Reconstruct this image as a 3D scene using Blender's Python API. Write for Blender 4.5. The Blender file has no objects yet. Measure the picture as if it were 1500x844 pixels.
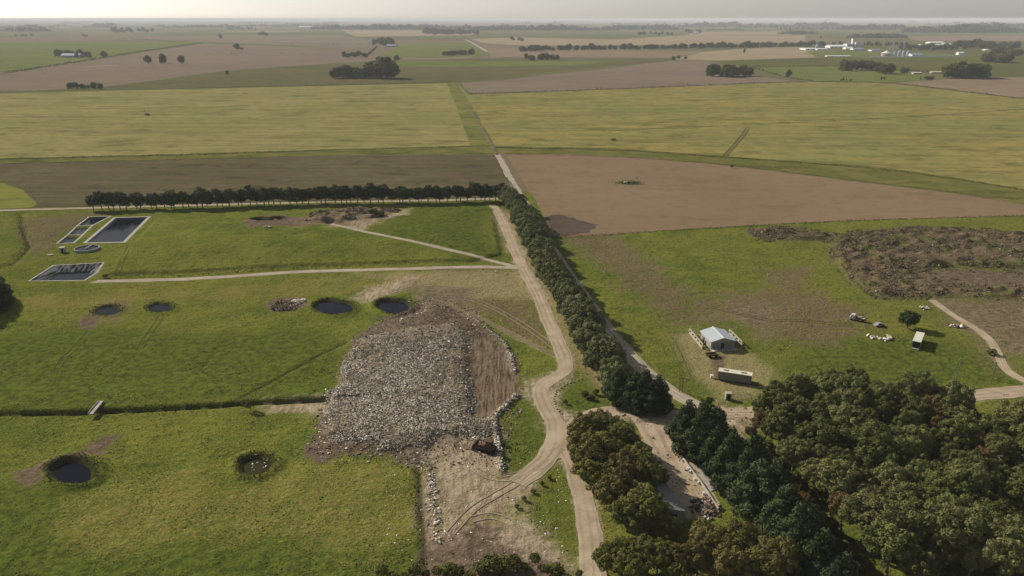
import bpy, math, random
import numpy as np
from mathutils import Matrix, Vector

RNG = np.random.default_rng(7)
random.seed(7)
SC = bpy.context.scene
COL = SC.collection
PI = math.pi

# ------------------------------------------------------------------ camera maths (drone 100 m above the flat land)
CAMH, FPX = 100.0, 1155.0
TILT = math.atan((422 - 27.5) / FPX)
CT, ST = math.cos(TILT), math.sin(TILT)

def G(px, py, z=0.0):
    """the point of the level z that a photo pixel looks at"""
    d = (py - 422) / FPX
    zc = (CAMH - z) / (ST + d * CT)
    return ((px - 750) / FPX * zc, (zc - (CAMH - z) * ST) / CT)

def GP(pts, z=0.0):
    return np.array([G(p[0], p[1], z) for p in pts])

def PXM(py):
    d = (py - 422) / FPX
    return FPX * (ST + d * CT) / CAMH

# ------------------------------------------------------------------ distance fields
def sdf(poly, x, y):
    """signed distance, positive inside"""
    poly = np.asarray(poly)
    best = np.full(x.shape, 1e9)
    ins = np.zeros(x.shape, bool)
    n = len(poly)
    for i in range(n):
        ax, ay = poly[i]; bx, by = poly[(i + 1) % n]
        ex, ey = bx - ax, by - ay
        t = np.clip(((x - ax) * ex + (y - ay) * ey) / (ex * ex + ey * ey + 1e-9), 0, 1)
        best = np.minimum(best, (x - ax - t * ex) ** 2 + (y - ay - t * ey) ** 2)
        c = ((ay > y) != (by > y)) & (x < ex * (y - ay) / (ey if abs(ey) > 1e-9 else 1e-9) + ax)
        ins ^= c
    d = np.sqrt(best)
    return np.where(ins, d, -d)

def ldf(line, x, y):
    """distance to an open line"""
    best = np.full(x.shape, 1e9)
    for (ax, ay), (bx, by) in zip(line[:-1], line[1:]):
        ex, ey = bx - ax, by - ay
        t = np.clip(((x - ax) * ex + (y - ay) * ey) / (ex * ex + ey * ey + 1e-9), 0, 1)
        best = np.minimum(best, (x - ax - t * ex) ** 2 + (y - ay - t * ey) ** 2)
    return np.sqrt(best)

def sst(a, b, x):
    t = np.clip((x - a) / (b - a), 0, 1)
    return t * t * (3 - 2 * t)

def vnoise(x, y, s, seed=0):
    """value noise 0..1"""
    x = x / s; y = y / s
    xi = np.floor(x).astype(np.int64); yi = np.floor(y).astype(np.int64)
    fx = x - xi; fy = y - yi
    fx = fx * fx * (3 - 2 * fx); fy = fy * fy * (3 - 2 * fy)
    def h(a, b):
        v = np.sin(a * 127.1 + b * 311.7 + seed * 74.7) * 43758.5453
        return v - np.floor(v)
    return (h(xi, yi) * (1 - fx) + h(xi + 1, yi) * fx) * (1 - fy) + (h(xi, yi + 1) * (1 - fx) + h(xi + 1, yi + 1) * fx) * fy

def smooth(line, n=3):
    line = np.asarray(line, float)
    for _ in range(n):
        q = line[:-1] * .75 + line[1:] * .25; r = line[:-1] * .25 + line[1:] * .75
        m = np.empty((2 * len(q), 2)); m[0::2] = q; m[1::2] = r
        line = np.vstack([line[:1], m, line[-1:]])
    return line

def resample(line, step, closed=False):
    line = np.asarray(line, float)
    if closed: line = np.vstack([line, line[:1]])
    seg = np.hypot(*np.diff(line, axis=0).T); s = np.concatenate([[0], np.cumsum(seg)])
    n = max(2, int(s[-1] / step) + 1)
    t = np.linspace(0, s[-1], n + (1 if closed else 0))
    if closed: t = t[:-1]
    return np.stack([np.interp(t, s, line[:, 0]), np.interp(t, s, line[:, 1])], 1)

# ------------------------------------------------------------------ node helpers
class NT:
    def __init__(s, name):
        s.m = bpy.data.materials.new(name); s.m.use_nodes = True
        s.t = s.m.node_tree; s.t.nodes.clear()
        s.out = s.n('ShaderNodeOutputMaterial'); s.b = s.n('ShaderNodeBsdfPrincipled')
        s.l(s.b.outputs[0], s.out.inputs['Surface'])
        s.b.inputs['Specular IOR Level'].default_value = .0
        s.b.inputs['Roughness'].default_value = .9
    def n(s, t, **k):
        x = s.t.nodes.new(t)
        for a, v in k.items(): setattr(x, a, v)
        return x
    def l(s, a, b): s.t.links.new(a, b)
    def put(s, sock, v):
        if isinstance(v, (int, float)): sock.default_value = v
        elif isinstance(v, (tuple, list)):
            sock.default_value = (*v, 1) if len(v) == 3 and sock.type == 'RGBA' else v
        else: s.l(v, sock)
    def pos(s, scale=(1, 1, 1), rot=0):
        g = s.n('ShaderNodeNewGeometry'); mp = s.n('ShaderNodeMapping')
        s.l(g.outputs['Position'], mp.inputs['Vector'])
        mp.inputs['Scale'].default_value = scale; mp.inputs['Rotation'].default_value = (0, 0, rot)
        return mp.outputs[0]
    def noise(s, vec, scale, detail=3, rough=.55, dist=0):
        x = s.n('ShaderNodeTexNoise'); s.l(vec, x.inputs['Vector'])
        x.inputs['Scale'].default_value = scale; x.inputs['Detail'].default_value = detail
        x.inputs['Roughness'].default_value = rough; x.inputs['Distortion'].default_value = dist
        return x.outputs['Fac']
    def math(s, op, a, b=0, c=0):
        x = s.n('ShaderNodeMath', operation=op)
        s.put(x.inputs[0], a); s.put(x.inputs[1], b); s.put(x.inputs[2], c)
        return x.outputs[0]
    def ramp(s, v, a, b, lo=0., hi=1., smooth=True):
        x = s.n('ShaderNodeMapRange'); x.interpolation_type = 'SMOOTHSTEP' if smooth else 'LINEAR'
        s.put(x.inputs[0], v); x.inputs[1].default_value = a; x.inputs[2].default_value = b
        x.inputs[3].default_value = lo; x.inputs[4].default_value = hi
        return x.outputs[0]
    def mix(s, f, a, b, mode='MIX'):
        x = s.n('ShaderNodeMix', data_type='RGBA', blend_type=mode)
        s.put(x.inputs[0], f); s.put(x.inputs[6], a); s.put(x.inputs[7], b)
        return x.outputs[2]
    def attr(s, name, out='Fac'):
        x = s.n('ShaderNodeAttribute'); x.attribute_name = name
        return x.outputs[out]
    def bump(s, h, strength=.5, dist=.3):
        x = s.n('ShaderNodeBump'); s.l(h, x.inputs['Height'])
        x.inputs['Strength'].default_value = strength; x.inputs['Distance'].default_value = dist
        s.l(x.outputs[0], s.b.inputs['Normal'])
    def col(s, c): s.put(s.b.inputs['Base Color'], c)
    def rough(s, r): s.put(s.b.inputs['Roughness'], r)

def plain(name, c, rough=.7, var=.25, scale=1.5, metal=0, c2=None, spec=.12):
    """weathered paint, wood, metal or concrete"""
    t = NT(name); p = t.pos()
    n = t.noise(p, scale, 4, .65); n2 = t.noise(p, scale * 6, 2)
    dark = tuple(v * (1 - var) for v in c) if c2 is None else c2
    f = t.ramp(n, .35, .68)
    t.col(t.mix(t.math('MULTIPLY', f, t.ramp(n2, .2, .8, .5, 1)), c, dark))
    t.rough(rough); t.b.inputs['Metallic'].default_value = metal; t.b.inputs['Specular IOR Level'].default_value = spec
    t.bump(n2, .15, .02)
    return t.m

# ------------------------------------------------------------------ object helpers
def tag(o, label=None, cat=None, group=None, kind=None):
    if label: o['label'] = label
    if cat: o['category'] = cat
    if group: o['group'] = group
    if kind: o['kind'] = kind
    return o

def link(name, data, parent=None):
    o = bpy.data.objects.new(name, data); COL.objects.link(o)
    if parent is not None: o.parent = parent
    return o

def empty(name, loc, rz=0.0, scale=1.0):
    o = link(name, None); o.location = loc; o.rotation_euler = (0, 0, rz)
    o.scale = scale if isinstance(scale, tuple) else (scale,) * 3
    o.empty_display_size = .5
    return o

def npmesh(name, V, F, mats, attrs=None, fmat=None, shade=False):
    """mesh from numpy arrays; F is (n,3) or (n,4); attrs = {name: (kind, domain, array)}"""
    me = bpy.data.meshes.new(name)
    V = np.asarray(V, np.float32); F = np.asarray(F, np.int32)
    k = F.shape[1]
    me.vertices.add(len(V)); me.vertices.foreach_set('co', V.ravel())
    me.loops.add(F.size); me.loops.foreach_set('vertex_index', F.ravel())
    me.polygons.add(len(F)); me.polygons.foreach_set('loop_start', np.arange(0, F.size, k, dtype=np.int32))
    if fmat is not None: me.polygons.foreach_set('material_index', np.asarray(fmat, np.int32))
    me.update(calc_edges=True)
    me.polygons.foreach_set('use_smooth', np.full(len(F), shade, bool))
    for m in (mats if isinstance(mats, (list, tuple)) else [mats]): me.materials.append(m)
    for a, (kind, dom, arr) in (attrs or {}).items():
        at = me.attributes.new(a, kind, dom)
        at.data.foreach_set('color' if kind == 'FLOAT_COLOR' else 'value', np.asarray(arr, np.float32).ravel())
    me.validate()
    return me

class MB:
    """collects boxes, bars, tubes and slabs into ONE mesh object"""
    def __init__(s): s.v = []; s.f = []; s.mi = []
    def add(s, vs, fs, m=0):
        b = len(s.v); s.v += [tuple(v) for v in vs]; s.f += [tuple(i + b for i in f) for f in fs]; s.mi += [m] * len(fs)
    def box(s, c, d, rz=0, ry=0, rx=0, m=0, taper=1.0, bev=.0):
        M = Matrix.Translation(c) @ Matrix.Rotation(rz, 4, 'Z') @ Matrix.Rotation(ry, 4, 'Y') @ Matrix.Rotation(rx, 4, 'X')
        x, y, z = d[0] / 2, d[1] / 2, d[2] / 2
        vs = [M @ Vector(p) for p in ((-x, -y, -z), (x, -y, -z), (x, y, -z), (-x, y, -z), (-x * taper, -y * taper, z), (x * taper, -y * taper, z), (x * taper, y * taper, z), (-x * taper, y * taper, z))]
        s.add(vs, [(3, 2, 1, 0), (4, 5, 6, 7), (0, 1, 5, 4), (1, 2, 6, 5), (2, 3, 7, 6), (3, 0, 4, 7)], m)
    def prism(s, prof, y0, y1, m=0):
        """profile in x,z pushed along y"""
        n = len(prof)
        vs = [(x, y0, z) for x, z in prof] + [(x, y1, z) for x, z in prof]
        s.add(vs, [tuple(range(n)), tuple(range(2 * n - 1, n - 1, -1))] + [(i, i + n, (i + 1) % n + n, (i + 1) % n) for i in range(n)], m)
    def tube(s, a, b, r0, r1=None, n=8, m=0):
        r1 = r0 if r1 is None else r1
        a = Vector(a); b = Vector(b); q = (b - a).to_track_quat('Z', 'Y')
        vs = []
        for p, r in ((a, r0), (b, r1)):
            for i in range(n): vs.append(p + q @ Vector((r * math.cos(2 * PI * i / n), r * math.sin(2 * PI * i / n), 0)))
        s.add(vs, [tuple(range(n - 1, -1, -1)), tuple(range(n, 2 * n))] + [(i, (i + 1) % n, (i + 1) % n + n, i + n) for i in range(n)], m)
    def lathe(s, prof, n=20, c=(0, 0, 0), m=0):
        vs = [(c[0] + r * math.cos(2 * PI * i / n), c[1] + r * math.sin(2 * PI * i / n), c[2] + z) for r, z in prof for i in range(n)]
        k = len(prof)
        s.add(vs, [(j * n + i, j * n + (i + 1) % n, (j + 1) * n + (i + 1) % n, (j + 1) * n + i) for j in range(k - 1) for i in range(n)] + [tuple(range((k - 1) * n, k * n))], m)
    def build(s, name, mats, parent=None, bevel=0, shade=False):
        me = bpy.data.meshes.new(name); me.from_pydata(s.v, [], s.f)
        for m in (mats if isinstance(mats, (list, tuple)) else [mats]): me.materials.append(m)
        me.polygons.foreach_set('material_index', s.mi)
        if shade: me.polygons.foreach_set('use_smooth', [True] * len(s.f))
        me.update()
        o = link(name, me, parent)
        if bevel:
            b = o.modifiers.new('bevel', 'BEVEL'); b.width = bevel; b.segments = 2; b.limit_method = 'ANGLE'
        return o

# ------------------------------------------------------------------ ROADS (pixels of the photo -> lines on the land)
ROADS = {  # name: (pixel line, width m)
 'farm': ([(728, 226), (735, 237), (752, 270), (770, 300), (792, 335), (815, 375), (842, 415), (880, 470), (915, 512), (945, 545), (985, 575), (1030, 600), (1060, 607)], 4.6),
 'lane': ([(1050, 606), (1110, 606), (1200, 601), (1300, 592), (1420, 580), (1500, 572), (1620, 560)], 6.2),
 'gate': ([(1062, 608), (1010, 610), (950, 604), (900, 601), (866, 607), (843, 622), (834, 645), (838, 672)], 5.6),
 'inner': ([(722, 300), (738, 325), (752, 360), (764, 388), (785, 425), (803, 470), (824, 515), (832, 540), (815, 553), (790, 566), (796, 590), (815, 620), (828, 650), (845, 690), (858, 740), (866, 790), (870, 860)], 4.9),
 'tip': ([(812, 618), (816, 645), (803, 672), (780, 693), (758, 709)], 5.2),
 'cell': ([(485, 334), (530, 343), (580, 354), (650, 368), (710, 379), (760, 391)], 2.6),
 'bank': ([(140, 413), (260, 409), (360, 404), (450, 398), (540, 396), (640, 393), (720, 390), (765, 392)], 3.6),
 'row': ([(-120, 312), (0, 308.5), (130, 304.5), (300, 300), (500, 296), (735, 291), (760, 290)], 3.6),
 'yard': ([(945, 606), (962, 625), (975, 655), (1000, 700), (1022, 745)], 9.0),
 'site': ([(1535, 570), (1487, 553), (1468, 535), (1462, 515), (1440, 488), (1395, 462), (1365, 440)], 2.8),
 'diag': ([(640, 440), (690, 460), (740, 485), (785, 508), (818, 522)], 2.2),
}
RL = {k: (smooth(GP(v[0]), 3), v[1]) for k, v in ROADS.items()}

# ------------------------------------------------------------------ zones of the near ground
Z = {}
Z['dirt'] = [
 [(632, 655), (690, 650), (726, 660), (738, 700), (785, 696), (775, 725), (750, 748), (720, 770), (680, 765), (640, 790), (628, 710)],
 [(740, 740), (800, 790), (845, 830), (815, 830), (720, 770)],
 [(778, 560), (832, 542), (842, 552), (815, 566), (818, 600), (850, 612), (846, 632), (822, 650), (800, 600)],
 [(765, 556), (800, 556), (800, 580), (775, 580)],
 [(880, 599), (985, 606), (1060, 598), (1110, 600), (1108, 628), (1058, 645), (992, 624), (1012, 690), (1042, 745), (1000, 752), (960, 660), (946, 622), (885, 612)],
 [(470, 338), (505, 328), (575, 312), (600, 309), (598, 322), (560, 332), (530, 344), (490, 341)],
 [(515, 438), (535, 424), (580, 412), (610, 404), (600, 420), (570, 432), (540, 441)],
 [(390, 590), (470, 588), (472, 602), (390, 606)],
 [(735, 305), (752, 330), (780, 400), (800, 440), (790, 445), (755, 385), (728, 320)],
]
Z['pale'] = [
 [(985, 492), (1012, 484), (1092, 510), (1136, 546), (1104, 586), (1062, 592), (1005, 542)],
 [(738, 308), (752, 312), (800, 400), (835, 470), (865, 520), (900, 575), (890, 585), (830, 525), (795, 440), (765, 380)],
 [(520, 402), (640, 398), (760, 396), (790, 440), (700, 440), (600, 420)],
 [(905, 520), (935, 530), (1000, 580), (1040, 600), (1000, 590), (960, 560)],
]
Z['bare'] = [
 [(132, 462), (150, 444), (180, 444), (190, 458), (165, 470)],
 [(1362, 440), (1420, 444), (1540, 450), (1540, 515), (1480, 522), (1478, 548), (1455, 530), (1436, 492), (1395, 472)],
 [(1060, 440), (1110, 432), (1140, 460), (1120, 490), (1085, 475)],
 [(455, 322), (520, 310), (590, 312), (560, 330), (500, 338), (430, 340)],
 [(600, 415), (690, 425), (700, 455), (640, 450), (605, 436)],
]
Z['soil'] = [
 [(505, 525), (512, 498), (560, 468), (600, 448), (640, 436), (690, 458), (742, 508), (764, 560), (755, 585), (727, 612), (738, 650), (725, 690), (640, 672), (618, 690), (560, 672), (470, 664), (472, 620), (500, 560)],
 [(618, 690), (640, 700), (640, 780), (700, 752), (780, 790), (840, 830), (840, 870), (600, 870), (620, 780)],
 [(20, 692), (62, 680), (105, 664), (150, 640), (168, 640), (150, 664), (112, 676), (70, 688), (60, 708), (30, 712)],
 [(105, 474), (140, 458), (150, 466), (128, 484)],
 [(355, 330), (400, 318), (450, 325), (480, 335), (430, 341), (365, 343)],
 [(400, 436), (445, 436), (450, 450), (400, 456), (384, 448)],
 [(1300, 545), (1345, 400), (1390, 392), (1520, 398), (1520, 425), (1400, 418), (1330, 412)][1:],
 [(1355, 470), (1410, 476), (1450, 486), (1460, 500), (1430, 486)],
 [(455, 640), (480, 630), (490, 672), (470, 680), (440, 668)],
 [(1062, 522), (1050, 522), (1044, 552), (1056, 554)],
]
Z['mott'] = [
 [(1060, 432), (1130, 425), (1200, 432), (1250, 455), (1262, 480), (1200, 500), (1130, 500), (1090, 470)],
 [(1130, 395), (1175, 393), (1180, 420), (1140, 422)],
 [(990, 440), (1050, 430), (1060, 480), (1030, 470)],
 [(40, 318), (150, 312), (80, 350), (50, 380), (30, 340)],
 [(820, 345), (900, 345), (1010, 440), (1030, 470), (990, 470), (900, 400)],
 [(600, 410), (660, 395), (745, 395), (800, 500), (760, 490), (690, 450)],
 [(1420, 440), (1520, 430), (1520, 460), (1420, 460)],
]
Z['dry'] = [
 [(75, 775), (100, 735), (160, 720), (300, 690), (330, 720), (420, 690), (600, 690), (612, 780), (560, 815), (420, 795), (300, 790), (150, 812)],
 [(742, 320), (760, 330), (930, 590), (905, 592), (830, 530), (790, 430)],
 [(660, 395), (750, 395), (805, 500), (800, 515), (720, 470), (640, 430)],
 [(0, 440), (300, 425), (500, 405), (640, 398), (600, 425), (480, 432), (250, 440), (60, 452)],
 [(880, 690), (905, 770), (900, 830), (880, 830), (865, 700)],
 [(915, 622), (950, 625), (962, 652), (940, 655)],
]
Z['deep_green'] = [
 [(-60, 500), (150, 480), (300, 490), (480, 480), (505, 520), (480, 590), (330, 588), (140, 604), (-60, 606)],
 [(-60, 700), (60, 715), (130, 690), (170, 690), (100, 735), (75, 775), (150, 812), (300, 790), (420, 795), (620, 800), (620, 880), (-60, 880)],  # lower left corner, a darker green
 [(1180, 500), (1300, 490), (1400, 500), (1475, 545), (1415, 575), (1300, 575), (1150, 545)],
 [(700, 350), (760, 390), (560, 352), (600, 300), (720, 300)],
 [(725, 625), (760, 580), (790, 600), (795, 660), (740, 698)],
 [(770, 740), (825, 700), (845, 800), (800, 790)],
 [(812, 575), (850, 556), (905, 590), (850, 608), (820, 606)],
 [(1060, 640), (1110, 640), (1230, 760), (1290, 840), (1180, 840), (1090, 690)],
]
Z['rubble'] = [
 [(1095, 340), (1130, 332), (1200, 342), (1230, 352), (1150, 354)],
 [(1212, 352), (1230, 345), (1330, 332), (1440, 336), (1540, 345), (1540, 395), (1400, 390), (1330, 398), (1390, 415), (1540, 424), (1540, 440), (1400, 436), (1290, 438), (1245, 412), (1222, 380)],
 [(455, 318), (520, 308), (590, 312), (560, 326), (500, 334), (455, 334)],
]
Z['waste'] = [
 [(478, 602), (498, 560), (508, 520), (530, 498), (580, 492), (640, 486), (668, 480), (684, 492), (688, 560), (694, 616), (722, 618), (728, 642), (690, 645), (640, 646), (622, 662), (560, 664), (500, 650), (476, 634)],
]
Z['slab'] = [[(692, 500), (712, 495), (745, 520), (762, 560), (752, 584), (722, 612), (696, 612)]]
ZP = {k: [GP(p) for p in v] for k, v in Z.items()}
CELL = GP([(150, 405), (400, 393), (620, 385), (690, 384), (735, 372), (722, 304), (560, 308), (225, 322), (180, 376)])
DITCH = GP([(-80, 609), (60, 606), (150, 603), (260, 598), (350, 592), (480, 586)])
BERMS = [GP([(683, 462), (708, 480), (738, 503), (749, 525), (753, 545)]), GP([(757, 580), (740, 596), (722, 614), (727, 640), (731, 664), (735, 694)])]
TRENCH = GP([(352, 586), (410, 552), (470, 518), (508, 500)])
CREEK = GP([(28, 312), (30, 335), (42, 362), (20, 385), (-30, 400)])
SLOTS = GP([(612, 690), (616, 740), (620, 790), (622, 850)])
YARD_L = GP([(625, 682), (632, 705), (634, 740), (640, 790)])

def ellpix(cx, cy, rx, ry, n=26, seed=0, rag=.09):
    r = np.random.default_rng(seed); ph = r.uniform(0, 6.28, 3)
    out = []
    for i in range(n):
        a = 2 * PI * i / n; k = 1 + rag * (math.sin(2 * a + ph[0]) + .6 * math.sin(3 * a + ph[1]) + .5 * math.sin(5 * a + ph[2]))
        out.append((cx + rx * k * math.cos(a), cy + ry * k * math.sin(a)))
    return GP(out)
PONDS = [  # ellipse, water drop, rim height, label
 (ellpix(158, 455, 17, 6.6, seed=1), .35, .3, 'dark round pond at the left, beside a bare reddish patch'),
 (ellpix(235, 451, 15, 6.4, seed=2), .35, .35, 'small dark round pond with a plain grass rim and no soil around it'),
 (ellpix(489, 450, 27, 10.5, seed=3), .5, .5, 'large dark oval pond just left of the pond nearest the waste heap'),
 (ellpix(577, 449, 25, 10, seed=4), .6, .7, 'dark oval pond with a raised bank right above the waste heap'),
 (ellpix(106, 691, 34, 17, seed=5, rag=.06), .7, .8, 'black pond with a thick grassy rim at the bottom left of the field'),
 (ellpix(375, 682, 23, 13, seed=6), .6, .7, 'murky greenish pond with litter in the middle of the yellowing field'),
]
PITS = [ellpix(386, 329, 18, 5.5, seed=11), ellpix(410, 327, 12, 5, seed=12)]
BASINS = [  # corner pixels of the rim (ground level), water drop
 ([(124, 356), (168, 319), (219, 317.5), (182, 355)], .7),
 ([(83, 357), (98.5, 344.5), (122, 343.5), (108, 356)], .7),
 ([(98.5, 344.5), (113, 331), (136, 330), (122, 343.5)], .7),
 ([(113, 331), (130, 318), (162, 317), (136, 330)], .7),
 ([(42, 412), (78, 389), (152, 385), (142, 400), (124, 411)], 2.0),
]
BP = [GP(b[0]) for b in BASINS]

FIELDS = [  # polygon (pixels), material, label
 ([(-300, 300), (-60, 310), (0, 306), (130, 302.5), (300, 298), (500, 294), (735, 289), (752, 272), (740, 245), (729, 227), (500, 229), (0, 240), (-300, 246)], 'dark', 'dark stubble field behind the long row of trees'),
 ([(-80, 268), (5, 268), (35, 280), (55, 298), (48, 304), (0, 306), (-80, 309)], 'lobe', 'bright yellow green grass corner at the far left'),
 ([(742, 226), (830, 226), (930, 231), (1060, 241), (1270, 268), (1420, 285), (1620, 306), (1620, 310), (1500, 316), (1330, 321), (1200, 325), (1020, 335), (900, 343), (835, 347), (812, 346), (790, 305)], 'brown', 'bare brown tilled field right of the dirt road'),
 ([(812, 345), (800, 318), (815, 313), (840, 318), (860, 327), (872, 330), (862, 340), (836, 346)], 'wet', 'dark damp patch in the corner of the brown field'),
 ([(-300, 250), (-300, 136), (0, 137), (300, 130), (655, 122), (672, 165), (690, 215), (500, 220), (0, 235)], 'yellow_l', 'broad yellow crop field left of the straight track'),
 ([(655, 122), (672, 121.5), (690, 150), (712, 190), (724, 216), (690, 217), (672, 165)], 'wedge', 'green grass wedge along the straight track'),
 ([(672, 124), (686, 139), (950, 129.5), (1170, 120), (1300, 122), (1420, 136), (1620, 160), (1620, 296), (1500, 279), (1400, 261), (1270, 244), (1060, 230), (900, 218), (726, 215), (700, 170)], 'yellow_r', 'broad yellow green crop field right of the straight track'),
 ([(-400, 237), (0, 233), (500, 219), (690, 214), (722, 216), (728, 226), (500, 228), (0, 240), (-400, 246)], 'verge', 'strip of long grass below the left yellow field'),
 ([(724, 214), (900, 217), (1060, 229), (1270, 243), (1400, 260), (1500, 278), (1700, 308), (1700, 322), (1500, 300), (1420, 286), (1270, 268), (1060, 242), (930, 231), (830, 226), (735, 226)], 'verge', 'strip of long grass below the right yellow field'),
 ([(672, 122), (690, 137.5), (950, 128.5), (1165, 119.5), (1100, 110), (1040, 103), (1045, 90), (985, 88), (900, 100), (800, 110), (740, 117)], 'mauve', 'pale brown fallow field above the right yellow field'),
 ([(-500, 150), (-80, 128), (0, 110), (160, 85), (300, 64), (420, 68), (500, 78), (560, 79), (578, 87), (500, 93), (330, 105), (150, 128), (0, 136)], 'mauve', 'large bare greyish brown field at the upper left'),
 ([(-600, 118), (0, 108), (160, 83), (298, 62), (140, 61), (-600, 64)], 'green', 'pale green pasture at the far upper left'),
 ([(-400, 140), (0, 135.5), (150, 128), (330, 104), (500, 92), (600, 110), (700, 117), (655, 121), (300, 129)], 'olive', 'rough olive strip above the left yellow field'),
 ([(575, 90), (700, 86), (900, 86), (1000, 85), (980, 90), (860, 100), (740, 112), (700, 117), (600, 109)], 'olive', 'olive pasture below the small far copses'),
 ([(580, 90), (720, 89), (900, 90), (850, 95), (700, 98), (580, 98)], 'green', 'bright green strip across the middle distance'),
 ([(1045, 90), (1200, 85), (1420, 85), (1800, 86), (1800, 113), (1440, 112), (1330, 104), (1240, 97), (1100, 99)], 'dkgreen', 'dark green crop below the white factory'),
 ([(1095, 100), (1240, 97.5), (1330, 104.5), (1390, 116), (1300, 121), (1190, 119), (1150, 113)], 'green', 'light green pasture right of the fallow field'),
 ([(1310, 122), (1400, 115), (1440, 113), (1800, 116), (1800, 182), (1620, 159), (1420, 135)], 'brown2', 'brown bare field at the far right'),
 ([(985, 87), (1030, 76), (1100, 71), (1170, 68.5), (1186, 72), (1208, 84), (1050, 89)], 'tan', 'tan stubble field left of the factory'),
 ([(558, 80), (600, 62), (680, 62), (716, 79), (700, 85), (578, 86)], 'green', 'green paddock around the far copses'),
 ([(690, 57), (760, 55), (900, 58), (1000, 52), (1180, 52), (1180, 62), (1000, 66), (760, 67), (705, 63)], 'tan', 'tan field behind the long tree line'),
 ([(700, 70), (985, 75), (1030, 75.5), (985, 85), (720, 84), (718, 78)], 'brown2', 'brown field in front of the long tree line'),
 ([(1330, 54), (1430, 52), (1900, 51), (1900, 60), (1340, 60)], 'brown2', 'brown field behind the far right woods'),
 ([(1195, 84), (1180, 75), (1250, 76), (1420, 78), (1430, 84)], 'green', 'grass around the white factory'),
 ([(1340, 74), (1420, 72), (1800, 72), (1800, 85), (1430, 84)], 'olive', 'pasture right of the factory'),
 ([(300, 62), (180, 55), (330, 52), (500, 52), (560, 62), (540, 72), (430, 67)], 'mauve', 'grey brown field in the upper left distance'),
 ([(300, 47), (380, 45.5), (470, 46), (400, 47.5)], 'tan', 'thin pale field strip in the far distance'),
 ([(500, 44), (700, 46), (690, 52), (520, 54)], 'tan', 'pale tan field below the far woods'),
 ([(1030, 47), (1150, 46), (1160, 51), (1000, 52)], 'tan', 'pale tan field in the right distance'),
]
FLATP = [GP(FIELDS[i][0]) for i in (0, 1, 2, 7, 8)]

def any_sd(polys, x, y):
    d = np.full(x.shape, -30.0)
    for p in polys:
        m = (x > p[:, 0].min() - 30) & (x < p[:, 0].max() + 30) & (y > p[:, 1].min() - 30) & (y < p[:, 1].max() + 30)
        if m.any(): d[m] = np.maximum(d[m], np.clip(sdf(p, x[m], y[m]), -30, 30))
    return d

def road_d(x, y, keys=None):
    d = np.full(x.shape, 40.0)
    for k, (ln, w) in RL.items():
        if keys and k not in keys: continue
        m = (x > ln[:, 0].min() - 40) & (x < ln[:, 0].max() + 40) & (y > ln[:, 1].min() - 40) & (y < ln[:, 1].max() + 40)
        if m.any(): d[m] = np.minimum(d[m], ldf(ln, x[m], y[m]) - w / 2)
    return d

def height(x, y, fields=None):
    f = fields
    h = np.zeros_like(x)
    h += (vnoise(x, y, 34, 1) - .5) * 1.0 + (vnoise(x, y, 9, 2) - .5) * .34 + (vnoise(x, y, 2.6, 3) - .5) * .2
    sd = any_sd([CELL], x, y)
    h += 1.1 * sst(-.3, 1.5, sd) + 2.4 * sst(2, 40, sd)
    # landfill heap
    w = f['waste']; so = f['soil1']
    h += 1.7 * sst(-3, 20, so) + .5 * sst(-1, 3, w) + sst(-1, 2, w) * (vnoise(x, y, 2.2, 5) * .35 + vnoise(x, y, 6, 6) * .45)
    # furrows left by the compactor, running up the slab
    sl = f['slab']
    h += sst(0, 3, sl) * .12 * np.sin(x * 3.1 + vnoise(x, y, 8, 9) * 2)
    # rubble
    r = f['rubble']
    h += sst(-1, 4, r) * (vnoise(x, y, 3.2, 7) ** 2 * 1.9 + vnoise(x, y, 9, 8) * 1.2)
    dd = ldf(DITCH, x, y)
    h += -.9 * np.exp(-(dd / .8) ** 2) + .9 * np.exp(-(np.abs(dd) / 14) ** 2) * (y > np.interp(x, DITCH[:, 0], DITCH[:, 1]))
    for b in BERMS:
        h += .75 * np.exp(-(ldf(b, x, y) / .9) ** 2)
    h += -.4 * np.exp(-(ldf(TRENCH, x, y) / .6) ** 2) - .8 * np.exp(-(ldf(CREEK, x, y) / 2.0) ** 2)
    h += -.4 * np.exp(-(ldf(SLOTS, x, y) / .9) ** 2) + .3 * np.exp(-(ldf(YARD_L, x, y) / 1.2) ** 2)
    # roads are level
    k = sst(0, 4, road_d(x, y))
    h = h * k + (1 - k) * (h * .55)
    for pl, drop, rim, _ in PONDS:
        sd = any_sd([pl], x, y)
        base = 0.0
        near = sst(-9, -3, sd)
        h = h * (1 - near) + near * base
        h += rim * np.exp(-((sd + 1.6) / 1.3) ** 2) - (drop + 1.0) * sst(-.6, 2.2, sd)
    for pl in PITS:
        sd = any_sd([pl], x, y); h += .5 * np.exp(-((sd + .5) / 1.) ** 2) - 1.8 * sst(-.3, 1.8, sd)
    for pl, (_, drop) in zip(BP, BASINS):
        sd = any_sd([pl], x, y); near = sst(-8, -2, sd)
        h = h * (1 - near); h -= (drop + 2.0) * sst(-.1, .9, sd)
    flat = any_sd(FLATP, x, y); h = h * (1 - sst(-5, -.5, flat)) - .02 * sst(-5, -.5, flat)
    # compounds are level
    for c, r in (((1050, 500), 13), ((1076, 556), 9)):
        cx, cy = G(*c); q = 1 - sst(r, r + 10, np.hypot(x - cx, y - cy)); h = h * (1 - q)
    return h

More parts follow.
